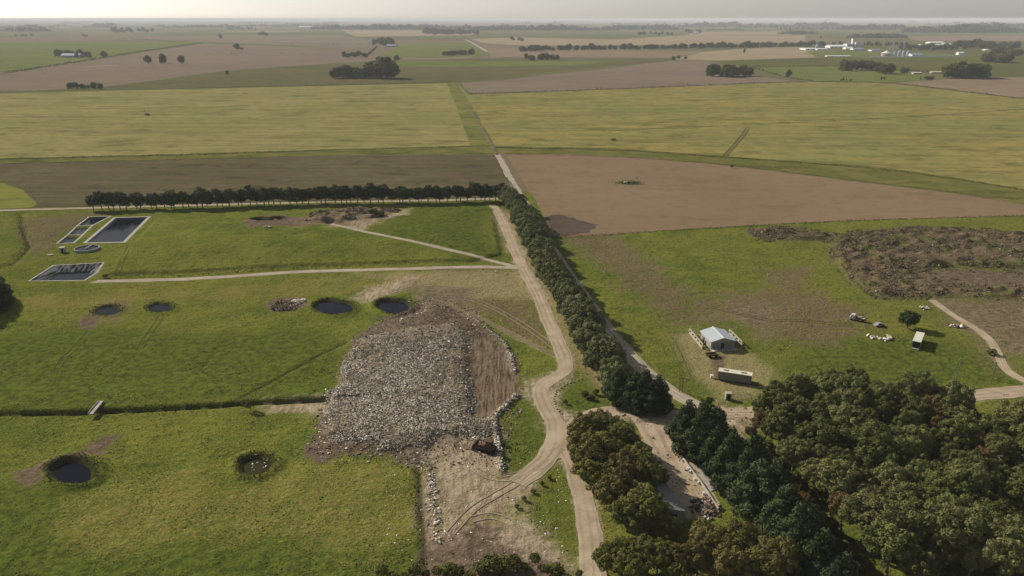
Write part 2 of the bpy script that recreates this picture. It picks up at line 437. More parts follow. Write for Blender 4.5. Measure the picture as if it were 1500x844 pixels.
# ------------------------------------------------------------------ near ground grid + the plain to the horizon (one sheet)
NU = 520
rows = [100.0]
while rows[-1] < 486: rows.append(rows[-1] + .55 + (rows[-1] - 100) * .0022)
YR = np.array(rows); NR = len(YR)
UU = np.linspace(-1, 1, NU)
halfw = lambda y: .74 * y + 32
gx = UU[None, :] * halfw(YR)[:, None]; gy = np.repeat(YR[:, None], NU, 1)
X, Y = gx.ravel(), gy.ravel()
F0 = {k: any_sd(ZP[k], X, Y) for k in ZP}
F0['soil1'] = any_sd([ZP['soil'][0]], X, Y)
HH = height(X, Y, F0)
edge = np.minimum(np.minimum((1 - np.abs(UU))[None, :] * halfw(YR)[:, None], (486 - YR)[:, None]), (YR - 100)[:, None]).ravel()
HH *= sst(0, 26, edge)
HG = HH.reshape(NR, NU)

def hs(x, y):
    """height of the ground sheet at points inside the grid (0 outside it)"""
    x = np.atleast_1d(np.asarray(x, float)); y = np.atleast_1d(np.asarray(y, float))
    r = np.interp(y, YR, np.arange(NR)); u = (x / halfw(y) + 1) / 2 * (NU - 1)
    ok = (y > YR[0]) & (y < YR[-1]) & (u > 0) & (u < NU - 1)
    r = np.clip(r, 0, NR - 1.001); u = np.clip(u, 0, NU - 1.001)
    i = r.astype(int); j = u.astype(int); a = r - i; b = u - j
    z = (HG[i, j] * (1 - b) + HG[i, j + 1] * b) * (1 - a) + (HG[i + 1, j] * (1 - b) + HG[i + 1, j + 1] * b) * a
    return np.where(ok, z, 0)

def P3(px, py):
    z = 0.0
    for _ in range(4):
        x, y = G(px, py, z); z = float(hs(x, y)[0])
    return Vector((x, y, z))

def zone(name, x, y): return any_sd(ZP[name], x, y)

def build_ground(mat):
    idx = np.arange(NR * NU).reshape(NR, NU)
    Fq = np.stack([idx[:-1, :-1].ravel(), idx[:-1, 1:].ravel(), idx[1:, 1:].ravel(), idx[1:, :-1].ravel()], 1)
    V = np.stack([X, Y, HH], 1)
    B = 70000.0
    c = [idx[0, 0], idx[0, -1], idx[-1, -1], idx[-1, 0]]
    n0 = len(V)
    V = np.vstack([V, [(-B, -3000, 0), (B, -3000, 0), (B, B, 0), (-B, B, 0)]])
    Fr = [(n0, n0 + 1, c[1], c[0]), (n0 + 1, n0 + 2, c[2], c[1]), (n0 + 2, n0 + 3, c[3], c[2]), (n0 + 3, n0, c[0], c[3])]
    Fq = np.vstack([Fq, Fr])
    at = {}
    pad = lambda a, v: np.concatenate([a, np.full(4, v)])
    rd = -road_d(X, Y)
    F0['verge'] = np.clip(rd - .1, -30, 30)
    dd = np.minimum(ldf(DITCH, X, Y), np.minimum(ldf(TRENCH, X, Y), ldf(CREEK, X, Y)))
    wet = .55 - dd
    wet = np.maximum(wet, any_sd(PITS, X, Y) + .4)
    for pl, *_ in PONDS: wet = np.maximum(wet, any_sd([pl], X, Y) + 1.0)
    wet = np.maximum(wet, .4 - ldf(SLOTS, X, Y))
    F0['wet'] = np.clip(wet, -30, 30)
    litter = np.full(X.shape, -30.)
    for b in BERMS: litter = np.maximum(litter, .5 - ldf(b, X, Y))
    F0['waste'] = np.maximum(F0['waste'], np.clip(litter, -30, 30))
    far = np.zeros(len(X))
    for k in ('dirt', 'verge', 'bare', 'pale', 'soil', 'mott', 'dry', 'deep_green', 'rubble', 'waste', 'slab', 'wet'):
        at['z_' + k] = ('FLOAT', 'POINT', pad(F0[k], -30))
    at['plain'] = ('FLOAT', 'POINT', pad(1 - sst(4, 20, edge), 1))
    me = npmesh('ground', V, Fq, mat, at, shade=True)
    o = link('ground', me); tag(o, 'grassland plain of the landfill site and the farm country beyond', 'ground', kind='structure')
    return o

def ground_mat():
    t = NT('grass_and_soil'); p = t.pos()
    nA = t.noise(p, .012, 4, .6); nB = t.noise(p, .07, 4, .6); nC = t.noise(p, .45, 3, .6); nD = t.noise(p, 1.7, 2, .6)
    c = t.mix(t.ramp(nB, .36, .66), (.088, .113, .017), (.150, .163, .027))
    c = t.mix(t.ramp(nA, .42, .66, 0, .65), c, (.175, .16, .032))
    c = t.mix(t.ramp(nC, .52, .70, 0, .75), c, (.036, .050, .010))
    c = t.mix(t.ramp(nD, .53, .64, 0, .8), c, (.205, .19, .052))
    nE = t.noise(p, 3.2, 2, .6); c = t.mix(t.ramp(nE, .52, .62, 0, .75), c, (.035, .046, .011))
    # faint streaks of the mower and of old wheels
    st = t.noise(t.pos((.02, .6, 1), .12), 1, 3, .6)
    c = t.mix(t.ramp(st, .56, .7, 0, .3), c, (.04, .06, .012))
    def z(k, w, a2, a3, off=0):
        v = t.math('ADD', t.attr('z_' + k), off)
        v = t.math('MULTIPLY_ADD', t.math('SUBTRACT', nB, .5), a2, v)
        v = t.math('MULTIPLY_ADD', t.math('SUBTRACT', nC, .5), a3, v)
        return t.ramp(v, -w, w)
    speck = t.ramp(nD, .35, .7)
    deep_green = t.mix(t.ramp(nC, .38, .62), (.040, .060, .012), (.100, .122, .020))
    c = t.mix(t.math('MULTIPLY', z('deep_green', 6, 20, 4), .75), c, deep_green)
    dry = t.mix(speck, (.150, .126, .032), (.27, .21, .075))
    c = t.mix(t.math('MULTIPLY', z('dry', 5, 22, 8), t.ramp(nC, .3, .7, .2, .65)), c, dry)
    mot = t.mix(speck, (.088, .066, .038), (.185, .137, .08))
    c = t.mix(t.math('MULTIPLY', z('mott', 7, 34, 16, 1.5), t.ramp(nC, .36, .56, .45, .97)), c, mot)
    rub = t.mix(t.ramp(nD, .35, .65), (.07, .05, .031), (.17, .125, .078)); rub = t.mix(t.ramp(nB, .48, .62, 0, .75), rub, (.085, .092, .026))
    pal = t.mix(speck, (.20, .165, .075), (.29, .24, .125))
    c = t.mix(t.math('MULTIPLY', z('pale', 4, 12, 8), .85), c, pal)
    c = t.mix(z('rubble', 5, 24, 12), c, rub)
    so = t.mix(t.ramp(nC, .3, .7), (.085, .060, .040), (.155, .115, .076))
    so = t.mix(t.ramp(nD, .58, .72, 0, .7), so, (.24, .19, .13))
    c = t.mix(z('soil', 1.6, 9, 4), c, so)
    ru = t.noise(t.pos((1.6, .12, 1), .03), 1, 3, .6)
    sl = t.mix(t.ramp(ru, .35, .62), (.085, .058, .038), (.20, .15, .10))
    c = t.mix(z('slab', .8, 3, 1), c, sl)
    wa = t.mix(t.ramp(nD, .38, .62), (.09, .068, .045), (.28, .235, .17))
    c = t.mix(z('waste', 2, 10, 5), c, wa)
    di = t.mix(t.ramp(nC, .3, .7), (.29, .228, .152), (.40, .318, .222))
    tr = t.noise(t.pos((.9, .14, 1), -.25), 1, 3, .6)
    di = t.mix(t.ramp(tr, .46, .58, 0, .65), di, (.19, .14, .09))
    c = t.mix(t.math('MULTIPLY', z('dirt', 4, 16, 8), .92), c, di)
    c = t.mix(z('verge', 1.0, 2.5, 2), c, di)
    br = t.mix(t.ramp(nC, .3, .7), (.105, .078, .048), (.20, .152, .098))
    c = t.mix(t.math('MULTIPLY', z('bare', 6, 22, 10), .9), c, br)
    c = t.mix(t.math('MULTIPLY', z('wet', .7, 1.5, 1), .85), c, t.mix(nD, (.018, .022, .010), (.045, .042, .020)))
    # the far plain: a patchwork of paddocks
    v = t.n('ShaderNodeTexVoronoi'); v.feature = 'F1'; v.distance = 'CHEBYCHEV'
    t.l(t.pos((1 / 900, 1 / 1500, 1), .25), v.inputs['Vector']); v.inputs['Scale'].default_value = 1; v.inputs['Randomness'].default_value = .85
    s = t.n('ShaderNodeSeparateColor'); t.l(v.outputs['Color'], s.inputs[0])
    q = t.mix(t.ramp(s.outputs[0], .25, .6, smooth=False), (.10, .105, .038), (.165, .125, .082))
    q = t.mix(t.ramp(s.outputs[1], .55, .8), q, (.085, .105, .03))
    q = t.mix(t.ramp(nB, .3, .7, 0, .4), q, (.12, .115, .05))
    c = t.mix(t.attr('plain'), c, q)
    t.col(c)
    t.bump(t.math('ADD', nC, t.math('MULTIPLY', nD, .45)), .9, .55)
    return t.m

build_ground(ground_mat())

# ------------------------------------------------------------------ dirt roads
def road_mat(name, a, b, rut):
    t = NT(name); p = t.pos()
    n1 = t.noise(p, .16, 4, .6); n2 = t.noise(p, 1.4, 3, .6)
    c = t.mix(t.ramp(n1, .3, .7), a, b)
    u = t.attr('across'); l = t.noise(t.pos((1, 1, 1)), .05, 2)
    w = t.math('ADD', t.math('MULTIPLY', u, 9.0), t.math('MULTIPLY', n1, 2.2))
    s = t.ramp(t.math('SINE', w), .1, .9, 0, .5)
    c = t.mix(t.math('MULTIPLY', s, t.ramp(l, .35, .6)), c, rut)
    c = t.mix(t.ramp(n2, .58, .75, 0, .45), c, tuple(v * 1.25 for v in b))
    t.col(c); t.bump(n2, .5, .12)
    return t.m
M_ROAD = road_mat('packed_tan_earth', (.31, .245, .165), (.42, .335, .235), (.20, .15, .10))
M_ROAD2 = road_mat('grey_gravel', (.30, .255, .19), (.40, .345, .265), (.20, .165, .11))
M_TRACK = road_mat('grassy_track', (.15, .125, .065), (.21, .17, .10), (.09, .09, .035))

def road(key, label, mat, lift, name='dirt_road', step=1.6, seed=0, line=None):
    ln, w = line if line else RL[key]
    pts = resample(ln, step)
    d = np.gradient(pts, axis=0); d /= np.hypot(*d.T)[:, None] + 1e-9
    nrm = np.stack([-d[:, 1], d[:, 0]], 1)
    K = 9; off = np.linspace(-1, 1, K)
    r = np.random.default_rng(seed)
    s = np.arange(len(pts)) * step
    jl = 1 + .16 * (vnoise(s, s * 0, 7, seed + 1) - .5) * 2 + r.uniform(-.05, .05, len(s)); jr = 1 + .16 * (vnoise(s, s * 0, 6, seed + 2) - .5) * 2 + r.uniform(-.05, .05, len(s))
    V = []; U = []
    for i, o in enumerate(off):
        k = o * w / 2 * (jl if o < 0 else jr)
        q = pts + nrm * k[:, None]
        V.append(np.column_stack([q, hs(q[:, 0], q[:, 1]) + lift])); U.append(np.full(len(pts), o))
    n = len(pts); V = np.concatenate(V); U = np.concatenate(U)
    V[:n, 2] -= .02; V[-n:, 2] -= .02
    F = []
    idx = np.arange(K * n).reshape(K, n)
    F = np.stack([idx[:-1, :-1].ravel(), idx[:-1, 1:].ravel(), idx[1:, 1:].ravel(), idx[1:, :-1].ravel()], 1)[:, ::-1]
    o = link(name, npmesh(name, V, F, mat, {'across': ('FLOAT', 'POINT', U)}, shade=True))
    return tag(o, label, 'road', kind='structure')
road('farm', 'straight dirt road beside the round windbreak trees', M_ROAD2, .060, seed=1)
road('lane', 'wide dirt lane passing behind the dense wood', M_ROAD, .075, seed=2)
road('gate', 'dirt entrance road between the lane and the inner junction', M_ROAD, .085, seed=3)
road('inner', 'main dirt road running down through the landfill site', M_ROAD, .095, seed=4)
road('tip', 'curving dirt road into the tipping yard', M_ROAD, .105, seed=5)
road('cell', 'thin pale track up to the debris heaps', M_ROAD2, .065, seed=6)
road('bank', 'long dirt track under the grassy cell bank', M_ROAD2, .070, seed=7)
road('row', 'pale road behind the long row of tall trees', M_ROAD2, .055, seed=8)
road('yard', 'dirt drive down beside the dark conifers', M_ROAD, .110, seed=9)
road('site', 'narrow dirt track through the rubble field', M_ROAD, .090, seed=10)
road('diag', 'faint double wheel track crossing the dry grass', M_TRACK, .052, seed=11)

M_RUTD = road_mat('trodden_earth', (.255, .20, .134), (.325, .258, .18), (.21, .163, .108))
M_RUTG = road_mat('flattened_grass', (.10, .10, .028), (.14, .125, .045), (.07, .07, .022))
RUTS = [
 ([(790, 684), (740, 708), (690, 690), (668, 655)], M_RUTD, 'yard'), ([(780, 694), (730, 724), (690, 745), (660, 780)], M_RUTD, 'yard'),
 ([(800, 672), (750, 704), (715, 690), (702, 658)], M_RUTD, 'yard'), ([(690, 760), (726, 752), (764, 775), (812, 820)], M_RUTD, 'yard'), ([(836, 660), (826, 652), (800, 680), (770, 700)], M_RUTD, 'yard'),
 ([(575, 428), (620, 420), (680, 424), (700, 430)], M_RUTD, 'soil above the heap'), ([(600, 445), (650, 436), (690, 438), (760, 470), (815, 512)], M_RUTD, 'soil above the heap'),
 ([(236, 462), (226, 478), (216, 492), (204, 512)], M_RUTG, 'left meadow'), ([(130, 486), (112, 508), (90, 530), (84, 540)], M_RUTG, 'left meadow'), ([(190, 360), (182, 380), (172, 404)], M_RUTG, 'grass beside the basins'),
 ([(880, 360), (930, 420), (985, 500), (1010, 560)], M_RUTG, 'right meadow'), ([(1040, 448), (1120, 470), (1180, 470), (1250, 478)], M_RUTG, 'right meadow'), ([(1350, 456), (1400, 500), (1450, 545)], M_RUTG, 'rubble field'),
]
for i, (pp, mt, wh) in enumerate(RUTS):
    ln = smooth(GP(pp), 3); d = np.gradient(ln, axis=0); d /= np.hypot(*d.T)[:, None]; nn = np.stack([-d[:, 1], d[:, 0]], 1)
    for k in (-1, 1):
        road(None, 'faint pair of wheel ruts worn into the ' + wh, mt, .112 + .0016 * i + .0006 * k, 'track', 1.2, 40 + i, (ln + nn * k * .95, .32))
# ------------------------------------------------------------------ fields
def field_mat(name, a, b, speck=None, rot=0., row=.5, rowamt=.25, patch=.012, bump=.25, green=None, gamt=.5):
    t = NT(name); p = t.pos()
    n1 = t.noise(p, patch, 5, .62); n2 = t.noise(p, patch * 9, 3, .6); n3 = t.noise(p, .8, 2, .6)
    c = t.mix(t.ramp(n1, .34, .66), a, b)
    rows_ = t.noise(t.pos((row * .05, row, 1), rot), 1, 4, .75); n4 = t.noise(p, .13, 4, .7); n5 = t.noise(t.pos((.022, .04, 1), rot * .1), 1, 5, .72)
    c = t.mix(t.ramp(rows_, .50, .58, 0, rowamt), c, speck or tuple(v * .6 for v in a))
    c = t.mix(t.ramp(n4, .50, .68, 0, .55), c, speck or tuple(v * .7 for v in a))
    c = t.mix(t.ramp(n5, .555, .60, 0, min(.6, rowamt * 1.1)), c, tuple(v * .72 for v in (speck or a)))
    c = t.mix(t.ramp(n5, .40, .44, rowamt * .5, 0), c, tuple(min(1, v * 1.22) for v in a))
    if green: c = t.mix(t.ramp(n2, .47, .66, 0, gamt), c, green)
    c = t.mix(t.ramp(n3, .52, .75, 0, .35), c, speck or tuple(v * .6 for v in a))
    t.col(c); t.bump(t.math('ADD', n3, t.math('MULTIPLY', rows_, .8)), bump, .4)
    return t.m

def triangulate(poly):
    from mathutils.geometry import tessellate_polygon
    return tessellate_polygon([[Vector((p[0], p[1], 0)) for p in poly]])

def sheet(name, poly, z, mat, rag=0.0, step=None, seed=0):
    poly = np.asarray(poly, float)
    if step:
        poly = resample(poly, step, True)
        if rag:
            d = np.roll(poly, -1, 0) - np.roll(poly, 1, 0); d /= np.hypot(*d.T)[:, None] + 1e-9
            r = np.random.default_rng(seed)
            a = vnoise(poly[:, 0], poly[:, 1], step * 5, seed) - .5 + r.uniform(-.3, .3, len(poly))
            poly = poly + np.stack([-d[:, 1], d[:, 0]], 1) * (a * rag)[:, None]
    tri = [t for t in triangulate(poly)]
    V = np.column_stack([poly, np.full(len(poly), z)])
    F = np.array([t for t in tri])
    a, b, c = V[F[:, 0]], V[F[:, 1]], V[F[:, 2]]
    flip = np.cross(b - a, c - a)[:, 2] < 0
    F[flip] = F[flip][:, ::-1]
    return link(name, npmesh(name, V, F, mat))

FM = {
 'yellow_l': field_mat('ripening_crop', (.250, .215, .085), (.205, .192, .072), (.135, .125, .045), .03, .09, .6, .008, green=(.13, .14, .04), gamt=.3),
 'yellow_r': field_mat('ripening_crop_greener', (.262, .208, .068), (.190, .185, .065), (.125, .12, .038), 1.354, .07, .6, .006, green=(.11, .125, .04), gamt=.5),
 'dark': field_mat('stubble_dark', (.100, .078, .046), (.130, .104, .060), (.062, .054, .028), .05, .14, .5, .01, green=(.085, .085, .034), gamt=.8),
 'brown': field_mat('tilled_soil', (.190, .134, .080), (.212, .152, .092), (.15, .105, .062), -.1, .3, .22, .006, bump=.12),
 'brown2': field_mat('tilled_soil_pale', (.20, .148, .098), (.235, .175, .115), (.14, .105, .066), .02, .05, .3, .004, bump=.1),
 'mauve': field_mat('fallow_soil', (.165, .128, .095), (.20, .155, .11), (.13, .105, .068), .05, .08, .3, .003, bump=.1),
 'olive': field_mat('rough_pasture', (.105, .098, .042), (.13, .115, .052), (.065, .065, .028), .05, .1, .45, .004, green=(.09, .10, .03)),
 'green': field_mat('green_pasture', (.115, .135, .036), (.145, .155, .045), (.08, .098, .026), .03, .1, .35, .004),
 'dkgreen': field_mat('dark_green_crop', (.085, .090, .024), (.108, .108, .030), (.062, .07, .02), .02, .1, .35, .004),
 'tan': field_mat('tan_stubble', (.26, .20, .125), (.30, .235, .15), (.20, .155, .095), .1, .1, .25, .004, bump=.1),
 'verge': field_mat('long_grass', (.105, .112, .030), (.165, .145, .046), (.055, .062, .018), .0, .3, .4, .05, bump=.8),
 'wedge': field_mat('meadow_grass', (.125, .138, .036), (.19, .175, .052), (.07, .08, .022), 1.354, .08, .5, .02),
 'lobe': field_mat('bright_grass', (.16, .165, .035), (.20, .185, .045), (.10, .11, .025), .0, .3, .3, .03),
 'wet': field_mat('damp_soil', (.085, .062, .048), (.105, .078, .06), (.07, .052, .04), .0, .3, .3, .03),
}
for i, (pp, mk, lab) in enumerate(FIELDS):
    zf = .02 + .012 * i
    near = max(p[1] for p in pp) > 215
    o = sheet('field', GP(pp), zf, FM[mk], rag=(1.6 if near else 4.0) if mk != 'wet' else 4, step=3 if near else (9 if max(p[1] for p in pp) > 115 else 40), seed=i)
    tag(o, lab, 'field', kind='structure')
M_PALE = plain('pale_track_dust', (.38, .33, .24), .9)
def strip_px(name, pts, w, mat, z, label, cat='track'):
    ln = smooth(GP(pts), 2); d = np.gradient(ln, axis=0); d /= np.hypot(*d.T)[:, None]
    nn = np.stack([-d[:, 1], d[:, 0]], 1) * w / 2
    return tag(sheet(name, np.vstack([ln + nn, (ln - nn)[::-1]]), z, mat), label, cat, kind='structure')
M_RUT = plain('dark_wheel_rut', (.12, .10, .04), .9)
for k, off in ((0, 0), (1, 5)):
    strip_px('track', [(1092 + off, 189), (1078 + off, 208), (1058 + off, 229)], .8, M_RUT, .45 + .02 * k, 'dark wheel rut across the right yellow field')
strip_px('track', [(682, 58), (695, 65), (707, 72), (713, 76)], 9, M_PALE, .6, 'pale farm track running down to the small copse')
strip_px('track', [(590, 85.5), (640, 86.5), (690, 84)], 12, M_PALE, .62, 'pale track below the small round copse')
strip_px('track', [(662, 121.5), (690, 165), (712, 200), (727, 227)], 2.6, M_TRACK, .64, 'faint straight track between the two yellow fields')
strip_px('track', [(120, 99), (150, 97), (172, 96)], 10, M_PALE, .66, 'pale bare streak in the upper left field')

# ------------------------------------------------------------------ water
def water_mat(name, c):
    t = NT(name); n = t.noise(t.pos(), 1.2, 2)
    t.col(c); t.rough(.12); t.b.inputs['Specular IOR Level'].default_value = .022; t.bump(n, .05, .03)
    return t.m
M_WATER = water_mat('dark_water', (.006, .007, .012)); M_MURK = water_mat('murky_water', (.035, .035, .014))
def sheet_water(poly, z, label, mat):
    return tag(sheet('pond', poly, z, mat), label, 'pond', kind='structure')
def inset(poly, d):
    poly = np.asarray(poly); n = len(poly); out = []
    area = np.sum(poly[:, 0] * np.roll(poly[:, 1], -1) - np.roll(poly[:, 0], -1) * poly[:, 1])
    s = 1 if area > 0 else -1
    for i in range(n):
        a, b, c = poly[i - 1], poly[i], poly[(i + 1) % n]
        e1 = (b - a) / np.hypot(*(b - a)); e2 = (c - b) / np.hypot(*(c - b))
        n1 = np.array([-e1[1], e1[0]]) * s; n2 = np.array([-e2[1], e2[0]]) * s
        m = n1 + n2; m /= max(np.dot(m, n1), .35)
        out.append(b + m * d)
    return np.array(out)
for i, (pl, drop, rim, lab) in enumerate(PONDS):
    sheet_water(inset(pl, -.3), -drop + .1, lab, M_MURK if i == 5 else M_WATER)
M_LINER = plain('black_pond_liner', (.03, .032, .036), .45, spec=.4)
def streak_mat():
    t = NT('weathered_liner'); n = t.noise(t.pos((.9, .05, .3), .3), 1, 2); n2 = t.noise(t.pos(), .6, 3)
    c = t.mix(t.ramp(n, .45, .58), (.035, .038, .042), (.24, .24, .23)); t.col(t.mix(t.ramp(n2, .5, .7, 0, .5), c, (.09, .085, .07))); t.rough(.6)
    return t.m
M_LINER2 = streak_mat()
M_KERB = plain('pale_concrete_kerb', (.36, .34, .27), .9, .3, .6)
def ring(name, a, za, b, zb, mat, parent=None):
    n = len(a); V = np.vstack([np.column_stack([a, np.full(n, za)]), np.column_stack([b, np.full(n, zb)])])
    F = np.array([(i, (i + 1) % n, (i + 1) % n + n, i + n) for i in range(n)])
    return link(name, npmesh(name, V, F, mat), parent)
BL = ['large rectangular lined basin with a pale kerb', 'nearest of the three small stepped basins', 'middle one of the three small stepped basins', 'farthest of the three small stepped basins', 'five sided lagoon with streaked grey liner walls']
for i, (pl, (_, drop)) in enumerate(zip(BP, BASINS)):
    r = pl
    kw = (1.5 if i == 0 else .9 if i < 4 else .7)
    root = empty('basin_liner', (0, 0, 0)); tag(root, BL[i] + (' below the row of trees' if i < 4 else ' beside the long bank track'), 'basin')
    kt = .06 + .01 * i
    ring('kerb', inset(r, -kw * .5), kt, inset(r, kw * .5), kt, M_KERB, root)
    ring('kerb_skirt', inset(r, -kw * .5 - .05), kt - .5, inset(r, -kw * .5), kt, M_KERB, root)
    sl = (1.3 if i < 4 else 4.6)
    ring('slope', inset(r, kw * .5), kt, inset(r, kw * .5 + sl), -drop - .3, M_LINER2 if i == 4 else M_LINER, root)
    sheet_water(inset(r, kw * .5 + sl - .3), -drop, 'dark water in the ' + BL[i], M_WATER)

# ------------------------------------------------------------------ foliage
def leaf_mat(name, a, b, c3, rnd=.35, trans=.0):
    t = NT(name); oi = t.n('ShaderNodeObjectInfo')
    f = t.attr('tint'); r = oi.outputs['Random']
    c = t.mix(t.ramp(f, .0, 1, smooth=False), a, b)
    c = t.mix(t.math('MULTIPLY', t.ramp(r, .35, 1.0), rnd), c, c3)
    v = t.math('MULTIPLY_ADD', t.math('FRACT', t.math('MULTIPLY', r, 7.31)), .5, .75)
    c = t.mix(1.0, c, t.math('MULTIPLY_ADD', t.math('FRACT', t.math('MULTIPLY', r, 13.7)), .25, t.math('SUBTRACT', v, .1)), 'MULTIPLY')
    t.col(c); t.rough(.75); t.b.inputs['Specular IOR Level'].default_value = .03
    return t.m
LEAF = {
 'round': leaf_mat('grey_green_foliage', (.080, .094, .036), (.175, .188, .085), (.10, .10, .045)),
 'row': leaf_mat('dark_row_foliage', (.046, .060, .026), (.100, .116, .050), (.07, .07, .03)),
 'wood': leaf_mat('olive_wood_foliage', (.055, .068, .018), (.135, .146, .050), (.16, .155, .062), .6),
 'rust': leaf_mat('reddish_wood_foliage', (.085, .060, .024), (.17, .11, .045), (.12, .09, .04)),
 'pine': leaf_mat('dark_conifer_foliage', (.030, .043, .018), (.074, .092, .038), (.045, .055, .028)),
 'yellow': leaf_mat('yellowing_foliage', (.085, .080, .024), (.175, .158, .050), (.15, .115, .04), .6),
 'mixed': leaf_mat('mixed_foliage', (.075, .086, .022), (.175, .168, .048), (.13, .105, .04), .7),
 'scrub': leaf_mat('scrub_foliage', (.048, .062, .014), (.115, .12, .030), (.13, .12, .04)),
 'weed': leaf_mat('weed_foliage', (.050, .070, .012), (.135, .14, .032), (.13, .12, .04)),
}
M_BARK = plain('grey_brown_bark', (.17, .13, .095), .95, .4, 3)
M_PBARK = plain('pale_bark', (.32, .28, .22), .95, .4, 3)

def quads(c, n, size, r, aspect=.7):
    """leaf sized quads centred at c facing roughly n"""
    N = len(c)
    n = n / (np.linalg.norm(n, axis=1, keepdims=True) + 1e-9)
    a = r.normal(size=(N, 3)); a -= n * np.sum(a * n, 1, keepdims=True); a /= np.linalg.norm(a, axis=1, keepdims=True) + 1e-9
    b = np.cross(n, a)
    a = a * (size / 2)[:, None]; b = b * (size / 2 * aspect)[:, None]
    V = np.stack([c - a, c - b * r.uniform(.6, 1.1, (N, 1)), c + a, c + b * r.uniform(.6, 1.1, (N, 1))], 1).reshape(-1, 3)
    return V, np.arange(4 * N).reshape(N, 4)

def lobes_to_leaves(L, R, r, leaf, cover=1.7, jit=.33, squash=1.0):
    """L lobe centres, R lobe radii -> leaf quads on the lobes' outer shells"""
    cs, ns, ts, ss = [], [], [], []
    for i in range(len(L)):
        k = int(cover * 4 * PI * R[i] ** 2 / (leaf * leaf * .62))
        d = r.normal(size=(k, 3)); d /= np.linalg.norm(d, axis=1, keepdims=True)
        rad = R[i] * r.uniform(.72, 1.08, (k, 1)); q = L[i] + d * rad * np.array([1, 1, squash])
        keep = np.ones(k, bool)
        for j in range(len(L)):
            if j != i:
                keep &= np.linalg.norm((q - L[j]) / np.array([1, 1, squash]), axis=1) > R[j] * .74
        q = q[keep]; d = d[keep]
        cs.append(q); ns.append(d + r.normal(size=d.shape) * jit)
        ts.append(np.clip(r.normal(.5, .24) + r.normal(0, .12, len(q)), 0, 1)); ss.append(leaf * r.uniform(.6, 1.35, len(q)))
    c = np.concatenate(cs); V, F = quads(c, np.concatenate(ns), np.concatenate(ss), r)
    return V, F, np.concatenate(ts)

def crown_round(r, R, zc, squash, nl, leaf, lr=(.26, .42), spread=.72, low=-.55):
    L = []
    g = PI * (3 - 5 ** .5)
    for i in range(nl):
        z = low + (1 - low) * (i + .5) / nl; q = math.sqrt(max(0, 1 - z * z)); a = g * i + r.uniform(-.3, .3)
        s = R * spread * r.uniform(.62, 1.16)
        L.append((s * q * math.cos(a), s * q * math.sin(a), zc + s * z * squash))
    L = np.array(L); Rr = R * r.uniform(lr[0], lr[1], nl)
    return lobes_to_leaves(L, Rr, r, leaf)

def crown_cone(r, R, z0, z1, leaf, layers=6):
    L = []; Rr = []
    for k in range(layers):
        f = k / (layers - 1); z = z0 + (z1 - z0) * f; rad = R * (1 - f) ** .75 * r.uniform(.85, 1.1)
        n = max(1, int(7 * (1 - f) + 1.5))
        for i in range(n):
            a = 2 * PI * i / n + r.uniform(-.4, .4)
            q = rad * r.uniform(.6, .95)
            L.append((q * math.cos(a), q * math.sin(a), z + r.uniform(-.5, .5) - .12 * q)); Rr.append(R * (.40 - .16 * f) * r.uniform(.8, 1.2))
    return lobes_to_leaves(np.array(L), np.array(Rr), r, leaf, squash=.75)

def trunk(r, h, rad, limbs, top):
    m = MB(); p = Vector((0, 0, -.4)); q = p
    pts = [Vector((r.uniform(-.12, .12) * k, r.uniform(-.12, .12) * k, -.4 + (h + .4) * k / 4)) for k in range(5)]
    for k in range(4): m.tube(pts[k], pts[k + 1], rad * (1.15 - .2 * k), rad * (.95 - .2 * k), 7)
    for i in range(limbs):
        a = 2 * PI * i / limbs + r.uniform(-.4, .4); s = pts[2 + i % 3]
        m.tube(s, s + Vector((math.cos(a) * top * .55, math.sin(a) * top * .55, top * r.uniform(.4, .8))), rad * .4, rad * .12, 5)
    return m
def mesh_of(m, name, mats):
    me = bpy.data.meshes.new(name); me.from_pydata(m.v, [], m.f)
    me.materials.append(mats); me.polygons.foreach_set('use_smooth', [True] * len(m.f)); me.update(); return me

KINDS = {}
def kind(name, n, fn, leafmat, bark, seed):
    out = []
    for i in range(n):
        r = np.random.default_rng(seed + i)
        (V, F, T), tm, h = fn(r)
        cm = npmesh(name + '_crown', V, F, LEAF[leafmat], {'tint': ('FLOAT', 'FACE', T)})
        tmsh = mesh_of(tm, name + '_trunk', bark)
        out.append((cm, tmsh, h))
    KINDS[name] = out
kind('round', 4, lambda r: (crown_round(r, 4.3, 5.0, 1.0, 54, .40, (.18, .32), .78), trunk(r, 4.5, .3, 4, 3.0), 9.4), 'round', M_BARK, 10)
kind('row', 4, lambda r: (crown_round(r, 2.9, 6.3, 1.62 + r.uniform(-.15, .2), 36, .44, (.22, .38), .76, -.9), trunk(r, 7, .24, 4, 2.4), 11.6), 'row', M_PBARK, 20)
kind('wood', 6, lambda r: (crown_round(r, 4.1, 8.0, .95 + r.uniform(-.1, .25), 84, .34, (.12, .25), .84, -.45), trunk(r, 8, .3, 5, 3.2), 12), 'wood', M_BARK, 30)
kind('rust', 2, lambda r: (crown_round(r, 3.5, 7.4, 1.15, 60, .34, (.13, .26), .82), trunk(r, 7, .26, 4, 3), 11), 'rust', M_BARK, 40)
kind('pine', 4, lambda r: (crown_cone(r, 4.6, 2.6, 11.6, .46, 7), trunk(r, 10, .34, 5, 1.5), 12.6), 'pine', M_BARK, 50)
kind('yellow', 3, lambda r: (crown_round(r, 3.0, 4.3, 1.05, 52, .30, (.13, .27), .82), trunk(r, 4, .2, 4, 2), 7.4), 'yellow', M_BARK, 60)
kind('mixed', 4, lambda r: (crown_round(r, 3.4, 4.8, 1.05, 60, .32, (.13, .27), .82), trunk(r, 4.5, .22, 4, 2.2), 8.4), 'mixed', M_BARK, 70)
